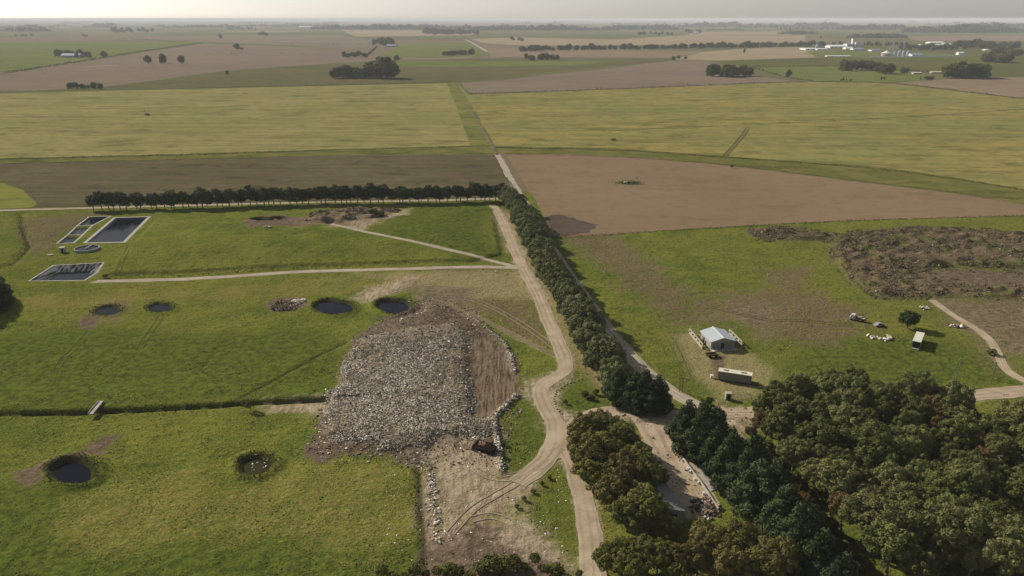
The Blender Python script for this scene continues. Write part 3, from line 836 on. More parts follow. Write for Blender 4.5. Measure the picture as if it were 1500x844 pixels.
kind('scrub', 3, lambda r: (crown_round(r, 1.0, .75, .8, 10, .26, (.34, .5), .6, -.3), trunk(r, .7, .07, 3, .5), 1.5), 'scrub', M_BARK, 80)
kind('far', 4, lambda r: (crown_round(r, 4.6, 4.9, 1.05 + r.uniform(-.1, .15), 24, .9, (.26, .44), .74, -.9), trunk(r, 5, .35, 3, 3), 10.4), 'wood', M_BARK, 90)
kind('lone', 1, lambda r: (crown_round(r, 3.3, 3.6, .95, 34, .36, (.22, .36)), trunk(r, 3.2, .28, 4, 2), 6.9), 'pine', M_BARK, 99)
FARMESH = []
for cm, tm, h in KINDS['far']:    # far trees: crown and trunk in one mesh
    a = np.empty(len(cm.vertices) * 3, np.float32); cm.vertices.foreach_get('co', a)
    V = a.reshape(-1, 3); F = np.arange(len(V)).reshape(-1, 4)
    T = np.empty(len(F), np.float32); cm.attributes['tint'].data.foreach_get('value', T)
    n = len(V); a = [(math.cos(k * PI / 2) * .35, math.sin(k * PI / 2) * .35) for k in range(4)]
    V = np.vstack([V, [(x, y, -.3) for x, y in a], [(x * .6, y * .6, 5) for x, y in a]])
    F = np.vstack([F, [(n + i, n + (i + 1) % 4, n + 4 + (i + 1) % 4, n + 4 + i) for i in range(4)]])
    FARMESH.append((npmesh('far_tree', V, F, [LEAF['wood'], M_BARK], {'tint': ('FLOAT', 'FACE', np.concatenate([T, np.full(4, .5)]))}, fmat=[0] * len(T) + [1] * 4), h))

def tree(k, x, y, h, label, group=None, name='tree', cat='tree', wide=1.0, r=random, z=None):
    cm, tm, h0 = KINDS[k][r.randrange(len(KINDS[k]))]
    s = h / h0
    z = float(hs(x, y)[0]) if z is None else z
    root = empty(name, (x, y, z), r.uniform(0, 6.28), (s * wide * r.uniform(.92, 1.08), s * wide * r.uniform(.92, 1.08), s))
    tag(root, label, cat, group)
    link('crown', cm, root); link('trunk', tm, root)
    return root
def ftree(px, py, hpx, label, group=None, wide=1.0, name='tree', cat='tree', mat=None):
    x, y = G(px, py); me, h0 = FARMESH[random.randrange(len(FARMESH))]
    s = hpx / PXM(py) / h0
    o = link(name, me); o.location = (x, y, 0); o.rotation_euler = (0, 0, random.uniform(0, 6.28))
    o.scale = (s * wide * random.uniform(.9, 1.1), s * wide * random.uniform(.9, 1.1), s)
    return tag(o, label, cat, group)

def along(pix, step, jit=0, r=random):
    pts = resample(GP(pix), step)
    return [(x + r.uniform(-jit, jit), y + r.uniform(-jit, jit)) for x, y in pts]
# long row of tall trees
for x, y in along([(140, 307.5), (300, 303.5), (500, 299), (738, 293)], 3.6, 1.4):
    tree('row', x, y, random.uniform(8.8, 12.8), 'tall dark tree with a bare trunk in the long row before the dark stubble field', 'long row of tall trees', wide=1.38)
# round windbreak beside the road
for x, y in along([(744, 297), (758, 318), (780, 358), (800, 398), (824, 443), (850, 492), (876, 540), (892, 566)], 6.0, 1.5):
    tree('round', x, y, random.uniform(9.5, 12.0), 'round grey green tree in the windbreak beside the straight dirt road', 'windbreak trees beside the dirt road', wide=1.12)
# dark conifers
for x, y, h in [(905, 588, 11), (920, 594, 10), (944, 600, 12.5), (962, 604, 11.5), (930, 596, 11)]:
    p = P3(x, y); tree('pine', p.x, p.y, h, 'dark conifer at the lower end of the windbreak above the entrance road', 'conifers above the entrance road', 'conifer_tree', wide=1.05)
for pix, jt in (([(1010, 648), (1040, 680), (1072, 712), (1110, 752), (1160, 812), (1225, 885)], 1.3), ([(1034, 646), (1066, 680), (1096, 714), (1136, 765), (1180, 820)], 1.5)):
    for x, y in along(pix, 6.4, jt):
        tree('pine', x, y, random.uniform(10.5, 14.5), 'dark conifer in the thick belt beside the dirt drive', 'conifer belt beside the dirt drive', 'conifer_tree', wide=1.05)
# dense wood at the lower right
def poisson(poly, dmin, tries=9000, r=random):
    lo = poly.min(0); hi = poly.max(0); out = []
    for _ in range(tries):
        p = (r.uniform(lo[0], hi[0]), r.uniform(lo[1], hi[1]))
        if all((p[0] - q[0]) ** 2 + (p[1] - q[1]) ** 2 > dmin * dmin for q in out): out.append(p)
    o = np.array(out); return o[sdf(poly, o[:, 0], o[:, 1]) > 0]
WOOD = GP([(1122, 622), (1150, 600), (1240, 590), (1320, 602), (1400, 622), (1440, 648), (1510, 660), (1545, 680), (1590, 870), (1300, 870), (1235, 800), (1180, 730), (1128, 675), (1112, 645)])
for x, y in poisson(WOOD, 4.5):
    if random.random() < .06: tree('rust', x, y, random.uniform(8.5, 11), 'reddish brown tree among the dark olive trees of the dense wood', 'reddish trees of the dense wood', wide=1.05)
    else: tree('wood', x, y, random.uniform(8.6, 13.4), 'dark olive tree in the dense wood at the lower right', 'trees of the dense wood', wide=random.uniform(.98, 1.3))
# mixed belt right of the inner road
BELT = GP([(852, 662), (866, 642), (900, 648), (935, 690), (956, 735), (950, 785), (930, 812), (900, 790), (872, 730), (854, 695)])
for x, y in poisson(BELT, 3.5):
    tree('mixed', x, y, random.uniform(6.8, 10.4), 'leafy green tree in the mixed belt beside the inner dirt road', 'mixed belt beside the inner road', wide=1.1)
for px, py, h in [(868, 632, 5.6), (880, 634, 6.4), (893, 642, 6.2), (912, 656, 5.6), (872, 668, 6.4), (944, 764, 7), (934, 786, 6.4), (900, 712, 6.6)]:
    p = P3(px, py); tree('yellow', p.x, p.y, h, 'yellow brown tree at the edge of the mixed belt', 'yellowing trees of the mixed belt', wide=1.05)
for px, py, h in [(952, 764, 6.4), (962, 784, 7.2), (978, 796, 6.2), (940, 744, 7)]:
    p = P3(px, py); tree('mixed', p.x, p.y, h, 'green tree close in front of the grey tin roofed shed', 'trees in front of the tin roofed shed', wide=1.1)
for px, py, h in [(890, 842, 6.5), (912, 836, 7), (938, 834, 7), (962, 842, 7.4), (990, 850, 7), (925, 858, 7.5)]:
    p = P3(px, py); tree('mixed', p.x, p.y, h, 'olive brown tree at the bottom edge just right of the inner road', 'trees at the bottom edge right of the inner road', wide=1.15)
for px, py, h in [(1030, 815, 7.5), (1052, 835, 8), (1080, 822, 8.6), (1108, 838, 8), (1020, 845, 7.5), (1140, 848, 8.4), (1066, 858, 8), (1120, 862, 8)]:
    p = P3(px, py); tree('yellow', p.x, p.y, h, 'large brownish tree at the bottom edge before the conifer belt', 'brownish trees at the bottom edge', wide=1.2)
for px, py, h in [(-32, 462, 13), (-14, 452, 13), (-4, 440, 12), (-22, 436, 14), (-45, 446, 14), (2, 452, 8)]:
    p = P3(px, py); tree('pine', p.x, p.y, h, 'dark tree in the shadowy clump at the left edge', 'dark clump at the left edge', wide=1.3)
p = P3(1329, 481); tree('lone', p.x, p.y, 6.8, 'lone round dark tree standing on the grass behind the white roofed shelter')
# scrub
def scrub(px, py, h, label, group=None, wide=1.0, k='scrub'):
    p = P3(px, py); return tree(k, p.x, p.y, h, label, group, 'shrub', 'shrub', wide)
for px, py in [(804.6, 702), (794, 711), (781, 722), (768, 733), (757, 744)]:
    scrub(px, py, 1.0, 'small dark shrub in the line along the tipping yard edge', 'shrubs lining the tipping yard')
for px, py, h in [(858, 583, 2.0), (866, 586, 1.6), (873, 578, 1.7), (850, 612, 1.5), (828, 592, 1.3)]:
    scrub(px, py, h, 'small shrub on the grass island inside the road bend', 'shrubs on the grass island')
scrub(367, 601, 3.2, 'dry brown bush at the trench end by the ditch', k='yellow')
scrub(216, 169, 2.2, 'small dark bush by the thin post in the left yellow field', wide=2.2); scrub(898, 206, 1.8, 'low dark bush alone in the right yellow field', wide=2.4)
scrub(1072, 246, 2.4, 'dark bush in the grass strip by the wheel ruts')
scrub(155, 407, 1.6, 'dark little bush beside the five sided lagoon', wide=1.4)
scrub(547, 315, 3.4, 'bright green bush on the debris heap', wide=1.5); scrub(558, 316, 2.6, 'blue green bush right of the bright green bush on the debris heap', wide=1.3)
scrub(1453, 520, 2, 'bushy weed clump by the rubble field track', wide=1.2)
for px in range(560, 860, 16):
    py = 838 + random.uniform(-8, 10) - (6 if 690 < px < 830 else -8)
    scrub(px, py, random.uniform(1.4, 2.8), 'leafy shrub in the thicket along the bottom edge', 'thicket along the bottom edge', 1.3, random.choice(['scrub', 'mixed']))

for x, y in along([(1104, 648), (1120, 676), (1165, 728), (1215, 792), (1262, 850)], 3.2, 1.2):
    tree(random.choice(['scrub', 'mixed', 'rust']), x, y, random.uniform(2.0, 4.6), 'bushy undergrowth shrub along the left edge of the dense wood', 'undergrowth along the dense wood', 'shrub', 'shrub', 1.3)
# ---- distant trees, each clump named by what it stands on
MASS = []
def clump(x0, x1, py, hpx, n, label, group, dy=2.0, wide=1.15):
    if hpx < 15.5 and n > 3:
        MASS.append((x0, x1, py, hpx, n, dy)); return
    for i in range(n):
        ftree(x0 + (x1 - x0) * (i + .5) / n + random.uniform(-2, 2), py + random.uniform(-dy, dy * .3), hpx * random.uniform(.75, 1.1), label, group, wide)
clump(488, 542, 115, 20, 9, 'dark tree in the large copse above the left yellow field', 'large copse above the yellow field')
clump(545, 575, 115.5, 30, 5, 'tall dark tree at the right end of the large copse', 'tall end of the large copse', 1.5)
clump(552, 582, 91, 9, 5, 'tree in the small copse behind the large copse', 'small copse behind the large one')
clump(500, 540, 85, 8, 7, 'low tree of the flat grey green clump in the bare field', 'flat clump in the bare field')
clump(548, 580, 68, 10, 8, 'tree of the stacked far grove on the green paddock', 'stacked far grove', 5)
clump(648, 692, 82, 10, 8, 'tree of the round copse on the pale track', 'round copse on the pale track')
clump(766, 818, 89, 10, 8, 'tree of the copse before the middle tree line', 'copse before the tree line')
clump(745, 768, 60, 5, 4, 'small tree of the twin clumps left of the tree line', 'twin clumps left of the tree line')
clump(1036, 1098, 113, 19, 9, 'dark tree of the solid copse on the fallow field', 'solid copse on the fallow field')
clump(985, 1006, 88, 6, 3, 'tiny tree on the tan field edge', 'tiny trees on the tan field edge')
clump(1234, 1279, 104, 17, 7, 'dark tree of the copse below the factory', 'copse below the factory')
clump(1284, 1306, 108, 17, 3, 'tree of the small pair right of the copse below the factory', 'small pair below the factory')
clump(1318, 1330, 108, 9, 2, 'little round tree below the long low sheds', 'little trees below the sheds')
clump(1386, 1442, 114.5, 25, 8, 'dark tree of the big copse at the brown field edge', 'big copse by the brown field')
clump(1440, 1480, 92, 16, 7, 'tree of the dark grove right of the pasture', 'dark grove right of the pasture')
clump(1452, 1495, 82, 12, 8, 'tree in the grove behind the dark grove', 'grove behind the dark grove')
clump(1396, 1490, 72, 12, 18, 'tree in the wood right of the white farm roofs', 'wood right of the farm roofs', 3)
clump(1320, 1400, 74, 9, 16, 'tree around the white farm roofs', 'trees around the farm roofs', 2)
clump(82, 134, 84, 11, 8, 'tree around the grey barn on the pale green pasture', 'trees around the grey barn', 2)
clump(100, 148, 130, 9, 9, 'low bush of the long clump at the yellow field top', 'low clump at the yellow field top', 1, 1.3)
clump(320, 326, 56, 5, 2, 'small tree standing in the far grey brown field', 'small pair in the far field')
clump(378, 392, 53, 5, 4, 'tree of the tiny clump in the far grey brown field', 'tiny clump in the far field')
clump(20, 52, 54, 3.5, 6, 'tiny tree of the flat clump in the far left pasture', 'flat clump in the far left pasture')
clump(118, 130, 54, 4, 3, 'tiny far tree beside the pale pasture', 'tiny far trees by the pasture')
clump(163, 196, 48, 7, 9, 'tree of the dark far block left of the woods', 'dark far block')
clump(202, 224, 47, 6, 5, 'tree of the small dark far block', 'small dark far block')
clump(1004, 1028, 49, 6, 5, 'bushy tree of the far clump on the tan field', 'far clump on the tan field')
clump(932, 985, 52, 6, 10, 'tree of the far grove behind the tan field', 'far grove behind the tan field')
clump(620, 700, 51, 9, 22, 'tree of the far plantation on the tan field', 'far plantation', 1.5)
for px, lab in [(217, 'leftmost of the three round trees in the bare field'), (239, 'middle of the three round trees in the bare field, the largest'), (266, 'rightmost of the three round trees in the bare field')]:
    ftree(px, 93.5 if px != 239 else 93, 13 if px != 239 else 15, lab, 'three round trees', .85)
ftree(153, 84, 10, 'single round tree right of the grey barn', None, 1.1)
ftree(347, 73, 10, 'single dark tree in the bare field centre left', None, 1.1); ftree(354, 73, 4, 'small bush beside the single dark tree', None, 1.5, 'shrub', 'shrub')
ftree(333, 110, 8, 'thin sapling standing on the olive strip', None, .6)
ftree(1155, 114, 13, 'bare branching tree on the light green pasture', None, .7)
ftree(1090, 79, 9, 'slim tall tree behind the long tree line', None, .35); ftree(1202, 58, 6, 'slim tree behind the factory', None, .35)
for px, h in [(1232, 4), (1235, 6), (1240, 4), (1246, 4), (1291, 6), (1295, 6), (1348, 6)]:
    ftree(px, 119 if px < 1260 else 117.5, h, 'small upright shrub along the fence below the light pasture', 'upright shrubs along the pasture fence', .5, 'shrub', 'shrub')
for px in (1357, 1364): ftree(px, 117, 6, 'round bush left of the big copse at the brown field', 'round bushes by the big copse', 1.3, 'shrub', 'shrub')
for i in range(100):
    px = 762 + i * 4.3; MASS.append((px - 2, px + 2, 75 - (px - 762) * .0145 + (.8 if px < 800 else 0), random.uniform(6, 10), 1, .5))
for i in range(34):
    px = 1095 + i * 7; MASS.append((px - 2, px + 3, 67.5 + random.uniform(-1, 1), random.uniform(5, 8), 1, .5))
def far_mass():
    arr = []
    for me, h0 in FARMESH:
        v = np.empty(len(me.vertices) * 3, np.float32); me.vertices.foreach_get('co', v)
        t = np.empty(len(me.polygons), np.float32); me.attributes['tint'].data.foreach_get('value', t)
        arr.append((v.reshape(-1, 3), np.arange(len(v) // 3).reshape(-1, 4)[:len(t) - 4] , t, h0))
    Vs, Fs, Ts = [], [], []; b = 0
    for x0, x1, py, hpx, n, dy in MASS:
        for i in range(n):
            px = x0 + (x1 - x0) * (i + .5) / n + random.uniform(-2, 2); yy = py + random.uniform(-dy, dy * .3)
            v, f, t, h0 = arr[random.randrange(4)]; k = len(t) - 4
            s_ = hpx * random.uniform(.7, 1.15) / PXM(yy) / h0; w = s_ * random.uniform(.8, 1.3); a_ = random.uniform(0, 6.28)
            x, y = G(px, yy); q = v[:4 * k]
            Vs.append(np.column_stack([(q[:, 0] * math.cos(a_) - q[:, 1] * math.sin(a_)) * w + x, (q[:, 0] * math.sin(a_) + q[:, 1] * math.cos(a_)) * w + y, q[:, 2] * s_]))
            Fs.append(np.arange(4 * k).reshape(k, 4) + b); b += 4 * k
            Ts.append(np.clip(t[:k] + random.uniform(-.3, .3), 0, 1))
    o = link('wood', npmesh('wood', np.concatenate(Vs), np.concatenate(Fs), LEAF['wood'], {'tint': ('FLOAT', 'FACE', np.concatenate(Ts))}))
    tag(o, 'far small trees of the long tree line and the little groves of the plain', 'wood', kind='stuff')
far_mass()

# far-off woods, each reading as one mass
def wood(x0, x1, py, hpx, rows_, label, dens=1.0):
    r = np.random.default_rng(int(x0 + py * 10)); Vs, Fs, Ts = [], [], []; b = 0
    hm = hpx / PXM(py); lf = hm * .32
    xa, ya = G(x0, py); xb, yb = G(x1, py)
    n = int(max(6, (xb - xa) / (hm * .62) * dens)); 
    for j in range(rows_):
        for i in range(n):
            px = x0 + (x1 - x0) * (i + r.uniform(0, 1)) / n
            e = min(1, .55 + 3 * min((px - x0) / (x1 - x0), (x1 - px) / (x1 - x0)))
            h = hm * r.uniform(.6, 1.1) * (.75 + .5 * vnoise(np.array([px]), np.array([py]), 18)[0]) * e; R = h * .5
            x, y = G(px, py); y += j * hm * 1.2 + r.uniform(-.5, .5) * hm; x *= y / ya
            k = 34; d = r.normal(size=(k, 3)); d /= np.linalg.norm(d, axis=1, keepdims=True)
            c = np.array([x, y, h * .5]) + d * R * np.array([1.15, 1.15, 1]) * r.uniform(.75, 1.05, (k, 1))
            V, F = quads(c, d + r.normal(size=d.shape) * .4, np.full(k, R * .75), r, .9)
            Vs.append(V); Fs.append(F + b); b += len(V); Ts.append(np.clip(r.normal(.4, .15) + r.normal(0, .15, k), 0, 1))
    o = link('wood', npmesh('wood', np.concatenate(Vs), np.concatenate(Fs), LEAF['row'], {'tint': ('FLOAT', 'FACE', np.concatenate(Ts))}))
    return tag(o, label, 'wood', kind='stuff')
wood(0, 75, 46.5, 6, 2, 'hazy wood at the far left edge')
wood(240, 345, 41, 5, 2, 'hazy wood left of the far pale strip')
wood(135, 170, 39.5, 5, 2, 'hazy small wood in the far left distance')
wood(455, 720, 43.5, 7, 3, 'long hazy wood across the far centre')
wood(690, 905, 45, 7.5, 3, 'hazy wood right of the long central wood')
wood(890, 1000, 44, 7, 2, 'hazy wood behind the far grove')
wood(1015, 1085, 39.5, 7, 3, 'hazy wood above the tan distance strip')
wood(1035, 1090, 44.5, 3, 1, 'thin hazy tree band above the tan distance strip')
wood(1085, 1160, 39.5, 5, 2, 'hazy thin wood right of centre')
wood(1140, 1200, 50, 5, 2, 'small wood behind the factory belt')
wood(1160, 1235, 40, 7, 3, 'hazy wood above the factory')
wood(1225, 1335, 44, 8, 3, 'hazy broad wood above the silos')
wood(1240, 1330, 56, 7, 3, 'dark wood right behind the factory tower')
wood(1320, 1500, 48, 10, 4, 'large hazy wood at the far right')
wood(1400, 1600, 43, 9, 3, 'hazy wood at the far right horizon')
wood(-60, 60, 41, 4, 1, 'hazy tree band at the far left horizon')
wood(340, 480, 39, 3.5, 1, 'thin hazy band above the pale strip')

for i in range(58):
    x0 = random.uniform(-40, 1480) if i % 2 else random.uniform(700, 1480); y0 = random.uniform(31, 44); d0 = y0 - 27.5
    wood(x0, x0 + random.uniform(18, 90), y0, min(6, .7 + d0 * random.uniform(.16, .34)), 1, 'faint hazy tree band near the horizon, %s' % random.choice(['thin and pale', 'blue grey', 'broken']), .7)

# ------------------------------------------------------------------ hedges and long-grass ribbons
def hedge(pts, w, h, dens, label, name='hedge', mat='scrub', leaf=None, cat='hedge', kind_=None, z0=None, gap=.0):
    r = np.random.default_rng(int(pts[0][0] + pts[0][1])); ln = resample(smooth(GP(pts), 2), max(1.0, w * .5))
    L = float(np.sum(np.hypot(*np.diff(ln, axis=0).T))); leaf = leaf or h * .5
    n = int(L * dens)
    i = r.uniform(0, len(ln) - 1.01, n); a = i.astype(int); f = (i - a)[:, None]
    c = ln[a] * (1 - f) + ln[a + 1] * f + r.normal(0, w * .3, (n, 2))
    dens_k = vnoise(c[:, 0], c[:, 1], h * 3.5, 4); keep = dens_k > gap; c = c[keep]; dk = dens_k[keep]
    z = r.uniform(0, 1, len(c)) ** .8 * h * (.35 + .9 * dk)
    q = np.column_stack([c, hs(c[:, 0], c[:, 1]) + z])
    V, F = quads(q, r.normal(size=q.shape) + [0, 0, .7], leaf * r.uniform(.6, 1.3, len(q)), r, .8)
    t = np.clip(r.normal(.45, .25, len(q)), 0, 1)
    o = link(name, npmesh(name, V, F, LEAF[mat], {'tint': ('FLOAT', 'FACE', t)}))
    return tag(o, label, cat, kind=kind_)
hedge([(-120, 236), (0, 234), (300, 227), (500, 220), (690, 215), (720, 215)], 2.2, 1.3, 8, 'scruffy hedge line along the lower edge of the left yellow field')
hedge([(-120, 243), (0, 240.5), (500, 228.5), (728, 226)], 1.6, .8, 6, 'thin weedy line along the top of the dark stubble field', mat='weed')
hedge([(726, 217), (900, 220), (1060, 231), (1270, 246), (1400, 263), (1540, 286)], 2.2, 1.4, 8, 'scruffy hedge line along the lower edge of the right yellow field')
hedge([(740, 226), (930, 231), (1060, 241), (1270, 267), (1420, 285), (1560, 300)], 3.0, 1.0, 7, 'weedy line along the top of the bare brown field', mat='weed')
hedge([(686, 138.5), (950, 129), (1170, 119.5), (1310, 121.5), (1420, 136), (1540, 150)], 4, 2.4, 1.6, 'dark hedge line along the top of the right yellow field', mat='row', leaf=1.6)
hedge([(880, 193), (980, 188), (1090, 184), (1300, 174), (1520, 159)], 1.6, .9, 2.4, 'thin hedge line crossing the right yellow field', mat='row', leaf=.8)
hedge([(-60, 113), (0, 109), (80, 97), (160, 84), (230, 73), (300, 62.5)], 7, 5, .8, 'dark hedge between the pale green pasture and the bare field', mat='row', leaf=3)
hedge([(300, 129.5), (500, 124.5), (655, 121.5)], 4, 1.6, 1.5, 'thin hedge along the top of the left yellow field', mat='weed', leaf=1.4)
hedge([(1100, 99), (1150, 114), (1190, 119)], 4, 3, .8, 'hedge along the left side of the light green pasture', mat='row', leaf=2)
hedge([(1100, 99), (1230, 97)], 4, 4, .8, 'broken hedge along the top of the light green pasture', mat='row', leaf=2.2)
hedge([(1330, 104), (1352, 106.5), (1385, 107)], 4, 4, 2, 'hedge around the long low sheds below the pasture', mat='row', leaf=2)
hedge([(300, 79), (400, 79), (500, 78.5)], 6, 2.5, .3, 'faint hedge across the large bare field', mat='row', leaf=3)
hedge([(420, 65), (470, 65.5), (560, 65)], 8, 4, .3, 'faint hedge across the far grey brown field', mat='row', leaf=4)
hedge([(540, 80), (552, 69)], 6, 4, .8, 'short hedge running up to the stacked grove', mat='row', leaf=3)
hedge([(170, 408), (300, 402), (400, 396), (520, 390), (632, 386)], 1.0, .8, 4, 'dark leafy strip standing in for the shade along the foot of the grassy cell bank', mat='scrub', leaf=.5)  # dark foliage strip stands in for the bank's shade line
hedge([(-40, 608), (60, 605), (130, 603), (260, 597), (350, 591), (440, 588)], 1.5, .45, 7, 'dark weeds growing along the ditch', name='weeds', leaf=.4, cat='weeds', kind_='stuff', mat='scrub', gap=.4)
hedge([(160, 590), (250, 584), (330, 578), (400, 566), (480, 540)], 9, .6, 7, 'dark scrub on the slope above the ditch', name='weeds', leaf=.45, cat='weeds', kind_='stuff', gap=.45)
hedge([(812, 347), (900, 344), (1020, 336), (1200, 326), (1330, 321), (1520, 316)], 1.6, .9, 7, 'weedy line along the bottom of the bare brown field', mat='weed', leaf=.5)
hedge([(742, 262), (770, 300), (800, 345), (812, 372)], 1.6, 1.1, 6, 'weedy verge between the dirt road and the bare field', mat='weed', leaf=.5)
hedge([(610, 690), (612, 740), (616, 800), (618, 850)], 2.4, .5, 9, 'dark weeds along the left edge of the tipping yard', name='weeds', leaf=.4, cat='weeds', kind_='stuff', gap=.42)
hedge([(30, 318), (34, 345), (42, 362), (25, 380), (10, 392)], 4, 1.0, 6, 'scrub along the small creek at the left', name='weeds', leaf=.5, cat='weeds', kind_='stuff', gap=.3)
hedge([(66, 370), (100, 350), (128, 318)], 5, .9, 6, 'scrub left of the three small basins', name='weeds', leaf=.5, cat='weeds', kind_='stuff', gap=.4)
for i, (pl, drop, rim, lab) in enumerate(PONDS):
    ring_ = inset(pl, -1.3); r = np.random.default_rng(i)
    q = resample(ring_, .16, True); q = q + r.normal(0, .55, q.shape)
    z = hs(q[:, 0], q[:, 1]) + r.uniform(.0, .45, len(q))
    V, F = quads(np.column_stack([q, z]), r.normal(size=(len(q), 3)) + [0, 0, .6], r.uniform(.25, .6, len(q)), r, .8)
    tag(link('weeds', npmesh('weeds', V, F, LEAF['scrub'], {'tint': ('FLOAT', 'FACE', np.clip(r.normal(.35, .2, len(q)), 0, 1))})), 'weeds on the rim of the ' + lab.split(' with ')[0].split(', beside')[0], 'weeds', kind='stuff')

# ------------------------------------------------------------------ grass tufts over the near meadows (stuff)
def tufts():
    r = np.random.default_rng(5); N = 150000
    y = 118 + (430 - 118) * r.uniform(0, 1, N) ** 1.25; x = r.uniform(-1, 1, N) * (.66 * y + 22)
    bad = road_d(x, y) < .5
    for k in ('dirt', 'soil', 'waste', 'slab'): bad |= zone(k, x, y) > -.5
    for pl in BP: bad |= any_sd([pl], x, y) > -1.5
    for pl, *_ in PONDS: bad |= any_sd([pl], x, y) > -.3
    for pl in (GP(FIELDS[0][0]), GP(FIELDS[2][0]), WOOD): bad |= sdf(pl, x, y) > -1
    bad |= (any_sd([CELL], x, y) > 2) & (vnoise(x, y, 1.5, 2) > .8)
    bad |= vnoise(x, y, 5, 8) * .6 + vnoise(x, y, 1.7, 9) * .4 < .42
    x, y = x[~bad], y[~bad]
    c = np.column_stack([x, y, hs(x, y) + .05]); n = len(c)
    s = r.uniform(.16, .42, n) * (.6 + vnoise(x, y, 12, 3))
    V, F = quads(c, r.normal(size=(n, 3)) * [.6, .6, .6] + [0, 0, 1.2], s, r, .75)
    d = zone('dry', x, y); l = zone('deep_green', x, y)
    t = np.clip(r.normal(.45, .22, n) + .35 * sst(-2, 4, d) - .22 * sst(-3, 5, l), 0, 1)
    tag(link('grass', npmesh('grass', V, F, LEAF['weed'], {'tint': ('FLOAT', 'FACE', t)})), 'rough grass tufts over the meadows of the landfill site', 'grass', kind='stuff')
tufts()

# ------------------------------------------------------------------ litter and rubble (stuff)
def lit_mat(name, rough=.7):
    t = NT(name); t.col(t.attr('shade', 'Color')); t.rough(rough); t.b.inputs['Specular IOR Level'].default_value = .1
    return t.m
M_LIT = lit_mat('mixed_litter')
OCT_V = np.array([(1, 0, 0), (0, 1, 0), (-1, 0, 0), (0, -1, 0), (0, 0, 1), (0, 0, -.6)], float)
OCT_F = np.array([(0, 1, 4), (1, 2, 4), (2, 3, 4), (3, 0, 4), (1, 0, 5), (2, 1, 5), (3, 2, 5), (0, 3, 5)])
def pieces(name, label, x, y, smin, smax, pal, wts, seed, flat=.5, lift=0., kind_='stuff', cat='litter', dirt=None):
    r = np.random.default_rng(seed); n = len(x)
    s = smin + (smax - smin) * r.uniform(0, 1, n) ** 2.2
    V = OCT_V[None] * r.uniform(.6, 1.4, (n, 6, 1)) * s[:, None, None]
    V[:, :, 2] *= flat; V[:, :, 0] *= r.uniform(.6, 1.7, (n, 1))
    a = r.uniform(0, 6.28, n); ca, sa = np.cos(a)[:, None], np.sin(a)[:, None]
    tx = r.normal(0, .5, n)[:, None]
    z = V[:, :, 2] * np.cos(tx) + V[:, :, 1] * np.sin(tx); yy = V[:, :, 1] * np.cos(tx) - V[:, :, 2] * np.sin(tx)
    W = np.stack([V[:, :, 0] * ca - yy * sa + x[:, None], V[:, :, 0] * sa + yy * ca + y[:, None], z + (hs(x, y) + s * .22 + lift)[:, None]], 2)
    F = OCT_F[None] + (np.arange(n) * 6)[:, None, None]
    pal = np.array(pal); k = r.choice(len(pal), n, p=np.array(wts) / sum(wts))
    c = np.clip(pal[k] * r.uniform(.7, 1.25, (n, 1)), 0, .85)
    if dirt is not None: c = c * (1 - dirt[:, None]) + np.array([.15, .11, .07]) * dirt[:, None] * r.uniform(.6, 1.3, (n, 1))
    c = np.repeat(np.column_stack([c, np.ones(n)]), 8, 0)
    o = link(name, npmesh(name, W.reshape(-1, 3), F.reshape(-1, 3), M_LIT, {'shade': ('FLOAT_COLOR', 'FACE', c)}))
    return tag(o, label, cat, kind=kind_)
def scatter(poly, n, r, margin=0, fade=0):
    lo = poly.min(0); hi = poly.max(0)
    x = r.uniform(lo[0], hi[0], n); y = r.uniform(lo[1], hi[1], n); s = sdf(poly, x, y)
    k = s > margin + (vnoise(x, y, 5, 3) - .5) * fade
    return x[k], y[k]
def near_line(line, n, w, r):
    ln = resample(line, .5); i = r.integers(0, len(ln), n); q = ln[i] + r.normal(0, w, (n, 2)); return q[:, 0], q[:, 1]
R1 = np.random.default_rng(31)
PAL_W = [(.74, .68, .57), (.46, .40, .31), (.25, .20, .145), (.14, .105, .075), (.06, .05, .04), (.27, .31, .32), (.42, .35, .17), (.24, .135, .10)]
x, y = scatter(ZP['waste'][0], 150000, R1, -.5, 7)
ytop = np.interp(x, *zip(*sorted([G(505, 515), G(530, 497), G(600, 490), G(684, 484)])))
k = (vnoise(x, y, 7, 13) * .55 + vnoise(x, y, 2.4, 14) * .45 < .68 - .42 * sst(-16, 3, y - ytop)) & (vnoise(x * 2.2, y * .5, 5, 15) < .86); x, y, ytop = x[k], y[k], ytop[k]
pieces('litter', 'pale mixed rubbish covering the landfill heap', x, y, .07, .31, PAL_W, [21, 21, 23, 20, 14, 1, 2, 1], 1, .5, dirt=np.clip(.12 + .55 * sst(.45, .75, vnoise(x, y, 9, 21) * .6 + vnoise(x, y, 3, 22) * .4) + .35 * sst(-22, 0, y - ytop) + .18 * sst(-20, 10, x + (y - 205) * .3 + 12), 0, .8))
x, y = scatter(ZP['soil'][0], 9000, R1, -2.5, 7); k = zone('slab', x, y) < -.5; x, y = x[k], y[k]
pieces('litter', 'scattered rubbish in the brown soil around the heap', x, y, .10, .42, PAL_W, [5, 10, 24, 26, 14, 1, 1, 1], 2, .55)
xs, ys = [], []
for b, n, w in ((BERMS[0], 420, .3), (BERMS[1], 800, .42), (YARD_L, 300, .8)):
    a, c = near_line(b, n, w, R1); xs.append(a); ys.append(c)
pieces('litter', 'white rubbish caught along the low banks round the heap', np.concatenate(xs), np.concatenate(ys), .10, .42, PAL_W, [26, 26, 18, 12, 6, 1, 1, 1], 3, .55)
PAL_R = [(.155, .108, .066), (.105, .074, .045), (.058, .042, .027), (.22, .165, .105), (.48, .43, .35), (.085, .088, .028)]
xs, ys = [], []
for pl in ZP['rubble'][:2]:
    a, c = scatter(pl, 42000, R1, -3.5, 18); xs.append(a); ys.append(c)
